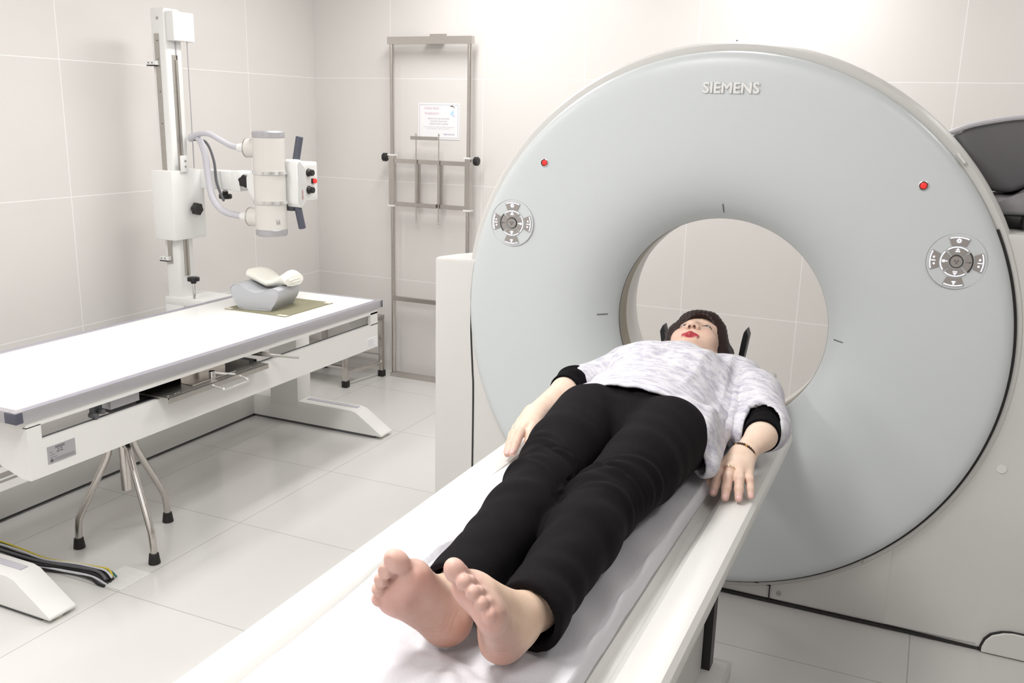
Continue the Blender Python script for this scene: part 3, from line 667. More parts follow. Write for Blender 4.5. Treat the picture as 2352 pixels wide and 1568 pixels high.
B().tube([(-3.175, 3.37, 1.44), (-3.13, 3.37, 1.44), (-3.085, 3.36, 1.38), (-3.06, 3.35, 1.26), (-3.03, 3.34, 1.17), (-2.96, 3.33, 1.115), s2], .015, 12, smoothp=6).done('lower_cable', 'hose', ts, label='lilac grey high voltage cable, lower')
B().tube([(-3.17, 3.38, 1.43), (-3.10, 3.39, 1.42), (-3.05, 3.38, 1.34), (-3.03, 3.37, 1.24), (-2.985, 3.36, 1.16)], .006, 10, smoothp=6).done('control_cable', 'hosed', ts)
B().rev([(.016, -.002), (.018, -.002), (.018, .002), (.016, .002)], (0, 0, 0), 'z', 16, closed=True).done('cable_tie', 'white2', ts).location = Vector((-3.05, 3.365, 1.17))-wloc(ts)
# collimator, control box and grips
B().box((TXc-.07, TYc+R-.01, 1.13), (TXc+.075, TYc+R+.012, 1.33), .002).done('mounting_plate', 'hosed', ts)
B().box((TXc-.06, 3.455, 1.17), (TXc+.090, 3.585, 1.345), .006).done('collimator', 'white2', ts, label='white collimator box')
cbx0, cbx1, cby0, cby1, cbz0, cbz1 = -2.662, -2.598, 3.400, 3.462, 1.150, 1.362
B().prism([(cby0, cbz0+.02), (cby0+.012, cbz0), (cby0+.03, cbz0-.004), (cby1-.006, cbz0+.02), (cby1, cbz0+.03), (cby1, cbz1-.04), (cby1-.006, cbz1-.03), (cby0+.03, cbz1-.004), (cby0+.012, cbz1), (cby0, cbz1-.01)], 'x', cbx0, cbx1, .003, 2).done('control_box', 'white2', ts)
ff = B().prism([(cby0+.008, cbz0+.018), (cby0+.020, cbz0+.006), (cby1-.010, cbz0+.03), (cby1-.004, cbz0+.04), (cby1-.004, cbz1-.045), (cby1-.010, cbz1-.035), (cby0+.020, cbz1-.010), (cby0+.008, cbz1-.02)], 'x', cbx1-.001, cbx1+.0015).done('control_face', 'panel', ts)
yc = (cby0+cby1)/2+.004
text('face_lettering', 'HOLEX', .013, (cbx1+.0018, yc, 1.205), (0, 0, -1), (0, 1, 0), 'redink', ff, .0002, .0003)
text('face_lettering', 'MONITOR', .013, (cbx1+.0018, yc, 1.308), (0, 0, -1), (0, 1, 0), 'ink', ff, .0002, .0003, .05)
B().rev([(.006, 0), (.0095, 0), (.0095, .0004), (.006, .0004)], (0, 0, 0), 'y', 20, closed=True).box((-.0085, 0, -.0016), (.0085, .0005, .0016)).done('emblem', 'redink', ff)
em = ff.children[-1]; em.location = Vector((cbx1+.0016, yc, 1.256))-wloc(ts); em.rotation_euler = (0, 0, -math.pi/2)
for z_, a in ((1.355, 8), (1.155, -8)):
    s_ = 1 if z_ > 1.25 else -1
    B().cyl((-2.625, 3.43, z_-.01*s_), (-2.612, 3.447, z_+.105*s_), .0165, 18, bev=.003).done('grip', 'slate', ts, label='slate grey grip')
kx = TXc+.090
B().box((kx-.001, 3.47, 1.185), (kx+.001, 3.575, 1.33)).done('knob_panel', 'white', ts)
for z_ in (1.298, 1.220):
    B().cyl((kx, 3.515, z_), (kx+.016, 3.515, z_), .019, 24, .014, bev=.002).cyl((kx+.014, 3.515, z_), (kx+.028, 3.515, z_), .015, 24, .014, bev=.002).done('knob', 'black', ts)
B().box((kx, 3.535, 1.248), (kx+.008, 3.560, 1.270)).done('switch_bezel', 'black', ts)
B().cyl((kx+.006, 3.548, 1.259), (kx+.018, 3.548, 1.259), .011, 18, bev=.002).done('light_button', 'red', ts, label='red push button')
B().box((TXc+.055, 3.31, 1.065), (TXc+.0885, 3.345, 1.115)).done('label_sticker', 'panel', ts) if False else None
g = B()
for k in range(5):
    th = math.radians(-62+k*3); g.box((-.0006, R, 1.075+.004*(k % 2)), (.0006, R+.0006, 1.10-.006*(k % 3)), M=Matrix.Translation((TXc, TYc, 0)) @ Matrix.Rotation(th-math.pi/2+math.radians(30), 4, 'Z'))
g.done('label_print', 'ink', ts)

#SECTION_STAND
# ------------------------------------------------------------------ wall cassette stand
ws = root('wall_stand', 'tall stainless steel cassette stand against the back wall', 'cassette stand', (-2.66, 4.71, 0))
Y0 = 4.70; xa, xb = -2.905, -2.408
for x in (xa, xb):
    B().tube([(x, Y0, 0), (x, Y0, 1.955)], .0125, 14).done('post', 'steel', ws)
    B().box((x-.016, Y0-.016, 1.045), (x+.016, Y0+.016, 1.33)).done('slide_sleeve', 'steel', ws)
    for z_ in (1.333, 1.041): B().box((x-.022, Y0-.022, z_-.004), (x+.022, Y0+.022, z_+.004)).done('nylon_collar', 'white2', ws)
B().box((xa-.02, Y0-.016, 1.945), (xb+.02, Y0+.016, 1.985)).done('top_bar', 'steel', ws)
B().box((-2.70, Y0+.0, 1.975), (-2.595, YB, 1.985)).box((-2.70, YB-.006, 1.98), (-2.595, YB-.001, 2.005)).done('wall_bracket', 'steel', ws)
for z_ in (1.300, 1.052): B().box((xa+.015, Y0-.012, z_-.012), (xb-.015, Y0+.012, z_+.012)).done('cross_bar', 'steel', ws)
B().box((xa, Y0-.012, .475), (xb, Y0+.012, .50)).done('cross_bar', 'steel', ws)
B().box((xa-.012, Y0-.02, 0), (xb+.012, Y0+.02, .026)).done('foot_bar', 'steel', ws)
B().box((xa, YB-.05, .0), (xb, YB-.02, .012)).done('foot_bar', 'steelb', ws)
for x in (-2.735, -2.588): B().box((x-.016, Y0-.006, 1.055), (x+.016, Y0+.006, 1.30)).done('upright_strip', 'steelb', ws)
for x in (-2.735, -2.588): B().tube([(x, Y0-.02, .955), (x, Y0-.02, 1.455)], .0035, 8).ball((x, Y0-.02, .955), .006).ball((x, Y0-.02, 1.457), .006).done('guide_rod', 'steel', ws)
B().box((-2.765, Y0-.034, 1.424), (-2.598, Y0-.012, 1.444)).done('upper_clip', 'steelb', ws)
B().box((-2.76, Y0-.034, 1.046), (-2.598, Y0-.010, 1.066)).done('lower_clip', 'steel', ws)
for x, d in ((xa-.018, -1), (xb+.018, 1)):
    B().cyl((x, Y0, 1.318), (x+d*.022, Y0, 1.318), .006, 10).done('knob_shaft', 'steel', ws)
    B().cyl((x+d*.018, Y0, 1.318), (x+d*.045, Y0, 1.318), .0245, 24, bev=.004).done('knob', 'black', ws)
# warning notice
wn = root('warning_notice', 'white laminated warning notice stuck on the back wall behind the cassette stand', 'notice', (-2.642, YB, 1.43))
sx0, sx1, sz0, sz1 = -2.777, -2.509, 1.428, 1.629; yy = YB-.003
pn = B().box((sx0, yy, sz0), (sx1, YB-.0005, sz1)).done('paper', 'paper', wn)
g = B()
for a in (((sx0+.008), sz0+.008, sx1-.008, sz0+.0105), (sx0+.008, sz1-.0105, sx1-.008, sz1-.008), (sx0+.008, sz0+.008, sx0+.0105, sz1-.008), (sx1-.0105, sz0+.008, sx1-.008, sz1-.008)): g.box((a[0], yy-.0004, a[1]), (a[2], yy, a[3]))
g.done('border', 'inkl', wn)
def nt(s_, z_, w_, mt, xc=-2.642, sz=.02, bold=.0002): text('notice_text', s_, sz, (xc, yy-.0004, z_), (1, 0, 0), (0, 0, 1), mt, wn, .0001, bold, w_)
nt('CẢNH BÁO !', 1.6, .105, 'inkp', -2.684, .020, .0004); nt('WARNING !', 1.571, .10, 'inkp', -2.684, .020, .0004)
nt('ĐANG CÓ THAI PHẢI BÁO', 1.5425, .14, 'inkl', sz=.011); nt('CHO BÁC SĨ KHI CHỤP', 1.528, .11, 'inkl', sz=.011); nt('KHÔNG CHỤP X-QUANG', 1.5135, .12, 'inkl', sz=.011)
nt('If you are pregnant or think you might be, please tell', 1.497, .20, 'inkl', sz=.007, bold=0); nt('the radiographer before examination', 1.487, .15, 'inkl', sz=.007, bold=0)
nt('SIEMENS HEALTHCARE', 1.4565, .07, 'inkb', -2.575, .008)
g = B().prism([(-2.568, 1.615), (-2.556, 1.618), (-2.545, 1.612), (-2.538, 1.602), (-2.541, 1.602), (-2.550, 1.610), (-2.568, 1.611)], 'y', yy-.0006, yy).done('picture_dark', 'ink', wn)
B().prism([(-2.556, 1.563), (-2.545, 1.57), (-2.548, 1.596), (-2.555, 1.585), (-2.566, 1.570), (-2.562, 1.560)], 'y', yy-.0006, yy).done('picture_blue', 'blue', wn)
B().prism([(-2.556, 1.557), (-2.543, 1.556), (-2.541, 1.565), (-2.548, 1.559)], 'y', yy-.0006, yy).done('picture_shadow', 'inkb', wn)

# ------------------------------------------------------------------ step stool
st = root('step_stool', 'low stainless steel two-step stool on the floor behind the radiography table', 'step stool', (-3.1, 4.45, 0))
lx0, lx1, ly0, ly1 = -3.19, -2.905, 4.34, 4.67
def leg(x, y, h):
    l = B().box((x-.0135, y-.0135, .03), (x+.0135, y+.0135, h), .002).done('leg', 'steel', st)
    B().prism([(x-.018, y-.018), (x+.018, y-.018), (x+.018, y+.018), (x-.018, y+.018)], 'z', 0, .038, .003).done('rubber_foot', 'rubber', l)
for x, y, h in ((-3.02, 4.35, .20), (-2.965, 4.655, .36), (-3.38, 4.35, .20), (-3.38, 4.655, .36)): leg(x, y, h)
for a, c in (((-3.02, 4.35, .085), (-2.965, 4.655, .085)), ((-3.38, 4.35, .085), (-3.38, 4.655, .085)), ((-3.38, 4.37, .11), (-3.02, 4.37, .11)), ((-3.38, 4.655, .14), (-2.965, 4.655, .14))): B().tube([a, c], .010, 8).done('stretcher', 'steel', st)
B().box((-3.40, 4.335, .20), (-3.0, 4.50, .222), .004).done('lower_step', 'steelb', st)
B().box((-3.40, 4.50, .36), (-2.95, 4.67, .384), .004).done('upper_step', 'steelb', st)

# ------------------------------------------------------------------ swivel stool under the table
so = root('swivel_stool', 'steel stool with splayed bent legs and black rubber feet tucked under the radiography table', 'stool', (-2.57, 2.30, 0))
hub = Vector((-2.565, 2.30, 0))
B().cyl(hub+Vector((0, 0, .215)), hub+Vector((0, 0, .44)), .018, 18).done('spindle', 'steel', so)
B().cyl(hub+Vector((0, 0, .44)), hub+Vector((0, 0, .462)), .10, 40, bev=.004).done('seat', 'black', so)
for fx, fy in ((-2.703, 2.189), (-2.372, 2.222), (-2.584, 2.503)):
    f = Vector((fx, fy, 0)); d = (f-hub); d.z = 0; L_ = d.length; d.normalize()
    pts = [hub+d*.02+Vector((0, 0, .392)), hub+d*.045+Vector((0, 0, .388)), hub+d*(L_*.36)+Vector((0, 0, .33)), hub+d*(L_*.88)+Vector((0, 0, .145)), hub+d*(L_*.97)+Vector((0, 0, .10)), f+Vector((0, 0, .03))]
    l = B().tube(pts, .0125, 14, smoothp=6).done('leg', 'steel', so)
    B().cyl(f, f+Vector((0, 0, .040)), .021, 20, .0165, bev=.002).done('rubber_foot', 'rubber', l)

# ------------------------------------------------------------------ cable bundle on the floor
cb = root('cable_bundle', 'bundle of black, white and yellow cables coming out of the floor beside the table foot', 'cables', (-2.7, 2.03, 0))
base = [(-2.398, 2.045, .004), (-2.425, 2.05, .018), (-2.47, 2.052, .022), (-2.56, 2.045, .020), (-2.68, 2.020, .020), (-2.80, 2.008, .022), (-2.92, 2.0, .030), (-3.08, 1.98, .03)]
rng = random.Random(3)
for k, (mt_, dy, dz, r) in enumerate([('black', 0, .004, .007), ('black', -.010, 0, .006), ('black', .010, .002, .006), ('black', .0, -.006, .006), ('black', .016, -.004, .005), ('wwire', -.016, -.006, .0045), ('wwire', .006, .012, .004), ('yel', .014, .012, .0035), ('grn', .019, .006, .0035), ('hosed', -.006, .010, .005), ('black', -.02, -.010, .005)]):
    pts = []
    for i, (x, y, z) in enumerate(base):
        sp = 1.35 if i in (0, 1) else (1.0 if i < 5 else 1.7); wob = .004
        pts.append((x+rng.uniform(-.008, .008)*(i == 0), y+dy*sp+rng.uniform(-wob, wob), max(z+dz*sp, r+.0005)))
    B().tube(pts, r, 8, smoothp=5).done('cable', mt_, cb)
for i in (2, 5):
    x, y, z = base[i]
    B().rev([(.024, -.002), (.0255, -.002), (.0255, .002), (.024, .002)], (0, 0, 0), 'y', 24, closed=True).done('cable_tie', 'tape', cb)
    o = cb.children[-1]; o.location = Vector((x, y, z+.003))-wloc(cb); o.rotation_euler = (0, 0, math.pi/2); o.scale = (1, 1, .8)

#SECTION_PERSON
# ------------------------------------------------------------------ implicit surfaces: smooth unions of tapered limbs, meshed with surface nets
BS = .80   # top of the sheet
class Field:
    def __init__(s, lo, hi, h):
        s.lo = np.array(lo, float); s.h = h; s.n = np.ceil((np.array(hi)-s.lo)/h).astype(int)+1
        s.D = np.full(s.n, .2, np.float32)
        s.ax = [s.lo[i]+h*np.arange(s.n[i]) for i in range(3)]
    def _reg(s, lo, hi):
        a = np.maximum(np.floor((np.array(lo)-s.lo)/s.h).astype(int), 0); b = np.minimum(np.ceil((np.array(hi)-s.lo)/s.h).astype(int)+1, s.n)
        if np.any(b <= a): return None
        sl = tuple(slice(a[i], b[i]) for i in range(3))
        P = np.stack(np.meshgrid(*[s.ax[i][sl[i]] for i in range(3)], indexing='ij'), -1)
        return sl, P
    def put(s, f, lo, hi, k=.01, sub=False):
        r = s._reg(np.array(lo)-k-.03, np.array(hi)+k+.03)
        if r is None: return
        sl, P = r; d = f(P).astype(np.float32); c = s.D[sl]
        if sub: d = -d; hh = np.maximum(k-np.abs(c-d), 0)/k; s.D[sl] = np.maximum(c, d)+hh*hh*k*.25
        else: hh = np.maximum(k-np.abs(c-d), 0)/k; s.D[sl] = np.minimum(c, d)-hh*hh*k*.25
    def cap(s, a, b, ra, rb=None, k=.01, sub=False, sq=None):
        """tapered capsule; sq=(direction, factor) squashes it along a direction"""
        a = np.array(a, float); b = np.array(b, float); rb = ra if rb is None else rb; R_ = max(ra, rb)*1.6
        ba = b-a; L2 = max(ba@ba, 1e-12)
        def f(P):
            q = P-a; t = np.clip((q@ba)/L2, 0, 1); v = q-t[..., None]*ba
            if sq is not None:
                n = np.array(sq[0], float); n /= np.linalg.norm(n); c = v@n; v = v+np.multiply.outer(c*(1/sq[1]-1), n)
            return np.sqrt((v*v).sum(-1))-(ra+(rb-ra)*t)
        s.put(f, np.minimum(a, b)-R_, np.maximum(a, b)+R_, k, sub); return s
    def ell(s, c, r, R_=None, k=.01, sub=False):
        c = np.array(c, float); r = np.array(r, float); M = np.eye(3) if R_ is None else R_; m_ = r.max()
        def f(P):
            q = (P-c)@M; k0 = np.sqrt(((q/r)**2).sum(-1)); k1 = np.sqrt(((q/r**2)**2).sum(-1))+1e-9
            return k0*(k0-1)/k1
        s.put(f, c-m_, c+m_, k, sub); return s
    def plane(s, p, n, k=.001):
        """keep the side the normal points away from"""
        p = np.array(p, float); n = np.array(n, float); n /= np.linalg.norm(n)
        P = np.meshgrid(*s.ax, indexing='ij', sparse=True)
        d = ((P[0]-p[0])*n[0]+(P[1]-p[1])*n[1]+(P[2]-p[2])*n[2]).astype(np.float32)
        hh = np.maximum(k-np.abs(s.D-d), 0)/k; s.D = np.maximum(s.D, d)+hh*hh*k*.25; return s
    def mesh(s, relax=2):
        D = s.D.copy(); D[0] = D[-1] = .2; D[:, 0] = D[:, -1] = .2; D[:, :, 0] = D[:, :, -1] = .2
        I = D < 0; c = [I[dx:I.shape[0]-1+dx, dy:I.shape[1]-1+dy, dz:I.shape[2]-1+dz] for dx in (0, 1) for dy in (0, 1) for dz in (0, 1)]
        cnt = sum(x.astype(np.int8) for x in c); act = (cnt > 0) & (cnt < 8)
        ijk = np.argwhere(act); vid = np.full(act.shape, -1, np.int32); vid[act] = np.arange(len(ijk))
        off = np.array([(a, b_, c_) for a in (0, 1) for b_ in (0, 1) for c_ in (0, 1)])
        vals = np.stack([D[ijk[:, 0]+o[0], ijk[:, 1]+o[1], ijk[:, 2]+o[2]] for o in off], 1)
        sm = np.zeros((len(ijk), 3)); ct_ = np.zeros(len(ijk))
        for i in range(8):
            for j in range(i+1, 8):
                if np.abs(off[i]-off[j]).sum() != 1: continue
                va, vb = vals[:, i], vals[:, j]; x = (va < 0) != (vb < 0)
                t = np.where(x, va/np.where(x, va-vb, 1), 0)
                sm += np.where(x[:, None], off[i]+t[:, None]*(off[j]-off[i]), 0); ct_ += x
        V = (ijk+sm/ct_[:, None])*s.h+s.lo
        F = []
        for ax in range(3):
            a1, a2 = [(1, 2), (2, 0), (0, 1)][ax]
            sl0 = [slice(1, -1)]*3; sl1 = [slice(1, -1)]*3; sl0[ax] = slice(0, -1); sl1[ax] = slice(1, None)
            A = I[tuple(sl0)]; Bx = I[tuple(sl1)]
            e = np.argwhere(A != Bx); e_ = e.copy(); e_[:, a1] += 1; e_[:, a2] += 1
            flip = A[tuple(e.T)]
            def g(d1, d2):
                q = e_.copy(); q[:, a1] -= d1; q[:, a2] -= d2; return vid[tuple(q.T)]
            q = np.stack([g(1, 1), g(0, 1), g(0, 0), g(1, 0)], 1)
            q[~flip] = q[~flip][:, ::-1]; F.append(q)
        F = np.concatenate(F)
        for it in range(relax):
            ac = np.zeros_like(V); n_ = np.zeros(len(V))
            for i in range(4):
                j = (i+1) % 4
                np.add.at(ac, F[:, i], V[F[:, j]]); np.add.at(n_, F[:, i], 1)
                np.add.at(ac, F[:, j], V[F[:, i]]); np.add.at(n_, F[:, j], 1)
            V = V+(ac/n_[:, None]-V)*.5
        return V, F
def normals(V, F):
    a, b_, c, d = (V[F[:, i]] for i in range(4)); fn = np.cross(c-a, d-b_); N = np.zeros_like(V)
    for i in range(4): np.add.at(N, F[:, i], fn)
    return N/(np.linalg.norm(N, axis=1)[:, None]+1e-12)
def tomesh(name, V, F, col=None):
    me = bpy.data.meshes.new(name)
    me.vertices.add(len(V)); me.vertices.foreach_set('co', V.astype(np.float32).ravel())
    me.loops.add(len(F)*4); me.loops.foreach_set('vertex_index', F.astype(np.int32).ravel())
    me.polygons.add(len(F)); me.polygons.foreach_set('loop_start', np.arange(0, len(F)*4, 4, dtype=np.int32))
    try: me.polygons.foreach_set('loop_total', np.full(len(F), 4, np.int32))
    except Exception: pass
    me.update(calc_edges=True); me.polygons.foreach_set('use_smooth', np.ones(len(F), bool))
    if col is not None:
        ca = me.color_attributes.new('tone', 'FLOAT_COLOR', 'POINT'); ca.data.foreach_set('color', np.concatenate([col, np.ones((len(V), 1))], 1).astype(np.float32).ravel())
    me.validate(); return me
nrm_ = lambda v: np.array(v, float)/np.linalg.norm(v)

# --- skeleton -------------------------------------------------------
HIP = {'R': (-.662, 1.92, .893), 'L': (-.478, 1.91, .893)}
KNEE = {'R': (-.630, 1.55, .876), 'L': (-.495, 1.52, .876)}
ANK = {'R': (-.606, 1.175, .860), 'L': (-.474, 1.160, .862)}
def legs(F, g=0, k=.02):
    for s_ in 'RL':
        h, n, a = HIP[s_], KNEE[s_], ANK[s_]
        F.cap(h, n, .088+g, .060+g, k); F.cap(n, np.array(n)*.7+np.array(a)*.3+np.array((0, 0, -.004)), .058+g, .056+g, k)
        F.cap(np.array(n)*.7+np.array(a)*.3+np.array((0, 0, -.004)), a, .056+g, .034+g, k)
def torso(F, g=0, k=.04):
    F.ell((-.572, 1.97, .888), (.178+g, .14, .086+g), k=k)
    F.ell((-.58, 2.12, .892), (.148+g, .15, .086+g), k=k)
    F.ell((-.575, 2.28, .900), (.160+g, .17, .096+g), k=k)
    F.cap((-.725, 2.405, .895), (-.425, 2.405, .895), .052+g, .052+g, k)
    F.ell((-.632, 2.25, .950), (.062+g, .062+g, .048+g), k=k); F.ell((-.518, 2.25, .950), (.062+g, .062+g, .048+g), k=k)
SH = {'R': (-.735, 2.385, .885), 'L': (-.405, 2.395, .895)}
EL = {'R': (-.838, 2.275, .872), 'L': (-.314, 2.200, .876)}
CU = {'R': (-.838, 2.210, .870), 'L': (-.303, 2.095, .868)}
WR = {'R': (-.866, 2.075, .842), 'L': (-.330, 2.025, .842)}

# --- hands: explicit fingertip targets on the couch --------------------------------
def hand(F, side, paint):
    W = np.array(WR[side])
    if side == 'L':   # her left hand, image right: digits from body outwards
        tips = [(-.368, 1.912, .782), (-.339, 1.897, .782), (-.311, 1.905, .782), (-.290, 1.932, .782)]
        mcp = [(-.366, 1.975, .822), (-.345, 1.962, .828), (-.325, 1.963, .824), (-.307, 1.972, .816)]
        th = [(-.352, 2.005, .815), (-.380, 1.975, .800), (-.392, 1.945, .792)]
    else:
        tips = [(-.800, 1.918, .806), (-.828, 1.866, .800), (-.848, 1.866, .795), (-.866, 1.895, .788)]
        mcp = [(-.836, 1.990, .834), (-.850, 1.980, .838), (-.866, 1.985, .832), (-.880, 1.996, .822)]
        tips = [(-.812, 1.908, .808), (-.833, 1.868, .806), (-.848, 1.872, .800), (-.864, 1.902, .792)]
        th = [(-.846, 2.025, .828), (-.812, 1.99, .815), (-.790, 1.952, .808)]
    rad = [.0110, .0112, .0106, .0093]
    mid = np.mean(mcp, 0)
    F.cap(W, W*.45+mid*.55, .024, .024, .012, sq=((0, 0, 1), .72))
    for m_, r in zip(mcp, rad): F.cap(W+(np.array(m_)-mid)*.35, m_, .018, .0125, .014, sq=((0, 0, 1), .85))
    nails = []
    for m_, t_, r in zip(mcp, tips, rad):
        m_ = np.array(m_); t_ = np.array(t_); d = t_-m_; L_ = np.linalg.norm(d); up_ = np.array((0, 0, 1.))
        p1 = m_+d*.42+up_*.010; p2 = m_+d*.74+up_*.006; p3 = m_+d*.97
        F.cap(m_, p1, r*1.12, r*1.02, .005); F.cap(p1, p2, r*1.02, r*.93, .004); F.cap(p2, p3, r*.93, r*.80, .004)
        F.ell(p1+up_*.0015, (r*.95,)*3, k=.004)
        nails.append((p3, nrm_(p3-p2), r))
    F.cap(th[0], th[1], .0155, .0115, .012); F.cap(th[1], th[2], .0112, .0095, .005)
    return nails
# --- feet ---------------------------------------------------------------------------
FOOT = {'R': dict(H=(-.556, 1.088, BS+.002), n=(.42, -.74, -.23), u=(-.43, -.50, .78)), 'L': dict(H=(-.508, 1.070, BS+.002), n=(-.42, -.80, -.42), u=(.01, -.44, .88))}
def footframe(s_):
    f = FOOT[s_]; n = nrm_(f['n']); u = np.array(f['u']); u = nrm_(u-n*(u@n)); b_ = np.cross(u, n) if s_ == 'R' else np.cross(n, u)
    return np.array(f['H']), u, b_, n
def foot(F, s_):
    H, u, b_, n = footframe(s_)
    P = lambda a, l, c: H+u*a*.97+b_*l*.92-n*c
    F.cap(P(.036, 0, .036), P(.040, 0, .050), .0335, .033, .02)
    F.cap(P(.05, 0, .055), ANK[s_], .034, .034, .03)
    F.cap(P(.045, -.010, .030), P(.140, -.026, .020), .025, .020, .018)
    F.cap(P(.045, .010, .040), P(.150, .024, .026), .025, .021, .018)
    F.cap(P(.055, 0, .075), P(.145, .008, .036), .027, .019, .025)
    F.ell(P(.155, .024, .0215), (.027, .023, .022), np.stack([u, b_, n], 1), .014); F.ell(P(.142, -.028, .018), (.026, .018, .018), np.stack([u, b_, n], 1), .014)
    F.ell(P(.152, -.002, .020), (.022, .026, .019), np.stack([u, b_, n], 1), .014)
    kn = .0022
    F.cap(P(.166, .026, .024), P(.192, .029, .019), .0125, .0130, .006); F.ell(P(.199, .029, .0145), (.0215, .0168, .0150), np.stack([u, b_, n], 1), kn)
    for a, l, r in ((.188, .006, .0106), (.178, -.011, .0101), (.166, -.026, .0098), (.151, -.039, .0098)):
        F.cap(P(a-.028, l*.95, .026), P(a+.002, l, .021), .0085, .0080, .004); F.ell(P(a+.009, l, .0115), (r*1.15, r*1.02, r*1.05), np.stack([u, b_, n], 1), kn)
    # arch
    F.ell(P(.090, .046, -.012), (.050, .034, .024), np.stack([u, b_, n], 1), .03, sub=True)
# --- head --------------------------------------------------------------------------
HC = np.array((-.575, 2.575, .925)); yaw = math.radians(-4); tilt = math.radians(10); rollz = math.radians(4)
HX = np.array((math.cos(yaw), 0, -math.sin(yaw))); HZ = np.array((math.sin(yaw), 0, math.cos(yaw))); HY = np.array((0, 1., 0))
HY2 = math.cos(tilt)*HY+math.sin(tilt)*HZ; HZ2 = math.cos(tilt)*HZ-math.sin(tilt)*HY; HM = np.stack([HX, HY2, HZ2], 1)
hp = lambda x, y, z: HC+HM@np.array((x, y, z))
def head(F):
    E = lambda c, r, k=.01, sub=False: F.ell(hp(*c), r, HM, k, sub)
    C = lambda a, b_, ra, rb, k=.01, sub=False, sq=None: F.cap(hp(*a), hp(*b_), ra, rb, k, sub, sq)
    E((0, .025, -.012), (.073, .088, .086)); E((0, -.01, .026), (.064, .080, .060), .02)
    E((0, -.045, .018), (.056, .060, .058), .02); E((0, -.088, .040), (.030, .026, .030), .025)
    for s_ in (1, -1):
        E((s_*.036, -.028, .052), (.026, .028, .026), .02); C((s_*.052, -.05, .0), (s_*.022, -.092, .032), .022, .018, .02)
        E((s_*.032, .012, .090), (.017, .0105, .014), .012, True)
        E((s_*.0315, .010, .0665), (.0150, .0125, .0145), .004)
        C((s_*.018, .030, .0795), (s_*.046, .028, .068), .005, .004, .015)
        E((s_*.0125, -.032, .091), (.0088, .0085, .0085), .005)
        E((s_*.072, .0, -.005), (.007, .028, .016), .006)
    E((0, .040, .030), (.060, .052, .055), .02)
    C((0, .014, .080), (0, -.026, .096), .0075, .0098, .012); E((0, -.030, .100), (.0105, .0095, .0090), .006)
    for s_ in (1, -1): E((s_*.0068, -.0405, .0930), (.0038, .0050, .0050), .0015, True)
    C((-.022, -.0630, .0785), (0, -.0592, .0850), .0040, .0048, .004); C((.022, -.0630, .0785), (0, -.0592, .0850), .0040, .0048, .004)
    C((-.018, -.0680, .0765), (0, -.0695, .0845), .0045, .0068, .004); C((.018, -.0680, .0765), (0, -.0695, .0845), .0045, .0068, .004)
    C((-.021, -.0638, .0825), (0, -.0630, .0915), .0014, .0014, .002, True); C((.021, -.0638, .0825), (0, -.0630, .0915), .0014, .0014, .002, True)
    E((0, -.079, .083), (.018, .005, .006), .008, True)
    F.cap((-.58, 2.37, .905), hp(0, -.045, -.025), .055, .050, .03)
SKIN = np.array((.66, .45, .36)); ROSE = np.array((.66, .36, .30)); PALE = np.array((.80, .62, .50)); LIP = np.array((.50, .045, .075))
def mixc(c, t, w): w = np.clip(w, 0, 1)[:, None]; return c*(1-w)+t*w
def sst(x, a, b_): t = np.clip((x-a)/(b_-a), 0, 1); return t*t*(3-2*t)
parts = []
# torso, arms and legs under the clothes, coarse
F_ = Field((-.93, 1.10, .78), (-.24, 2.50, 1.05), .006); torso(F_); legs(F_)
for s_ in 'RL': F_.cap(SH[s_], EL[s_], .044, .036, .03); F_.cap(EL[s_], CU[s_], .037, .034, .01)
F_.cap((-.58, 2.37, .905), hp(0, -.06, -.03), .05, .046, .03)
F_.plane((0, 0, BS+.003), (0, 0, -1)); V, Q = F_.mesh(); parts.append((V, Q, np.tile(SKIN, (len(V), 1))))
# hands
NAILS = []
for s_, lo, hi in (('R', (-.93, 1.84, .76), (-.75, 2.27, .94)), ('L', (-.41, 1.86, .76), (-.25, 2.16, .94))):
    F_ = Field(lo, hi, .0018); F_.cap(EL[s_], CU[s_], .037, .0345, .01); F_.cap(CU[s_], WR[s_], .0345, .0235, .012, sq=((0, 0, 1), .9)); NAILS += hand(F_, s_, None)
    F_.plane((0, 0, .773 if s_ == 'L' else .775), (0, 0, -1)); V, Q = F_.mesh()
    col = np.tile(PALE, (len(V), 1)); col = mixc(col, ROSE, .45*sst(V[:, 1], 1.99, 1.88)); parts.append((V, Q, col))
# feet
for s_ in 'RL':
    H, u, b_, n = footframe(s_); lo = np.minimum(H, ANK[s_])-.09; hi = np.maximum(H+u*.24, np.array(ANK[s_])+(0, .06, 0))+.07; lo[2] = .78
    F_ = Field(lo, hi, .0019); foot(F_, s_); a = np.array(ANK[s_]); F_.cap(a, a*.8+np.array(KNEE[s_])*.2, .034, .040, .01)
    F_.plane((0, 0, BS-.001), (0, 0, -1)); V, Q = F_.mesh(3)
    q = V-H; A = q@u; Bq = q@b_; Cq = -(q@n)
    col = np.tile(np.array((.56, .37, .31)), (len(V), 1)); col = mixc(col, np.array((.74, .55, .42)), sst(Cq, .03, .06))
    sole = sst(Cq, .032, .012)
    col = mixc(col, np.array((.60, .33, .24)), .75*sole*sst(A, .075, .02)); col = mixc(col, np.array((.72, .42, .36)), .55*sole*sst(A, .10, .14)*sst(A, .185, .16))
    col = mixc(col, np.array((.78, .50, .43)), .5*sst(A, .165, .19))
    # skin creases on the sole
    cr_ = np.zeros(len(V))
    wv = A+.10*Bq+.006*np.sin(Bq*120+1)
    for a0 in (.052, .061, .068, .024): cr_ += np.exp(-((wv-a0)/.0013)**2)*sole
    N_ = normals(V, Q); V = V-N_*(cr_*.0006)[:, None]; col = mixc(col, np.array((.55, .27, .20)), .30*cr_)
    parts.append((V, Q, col))
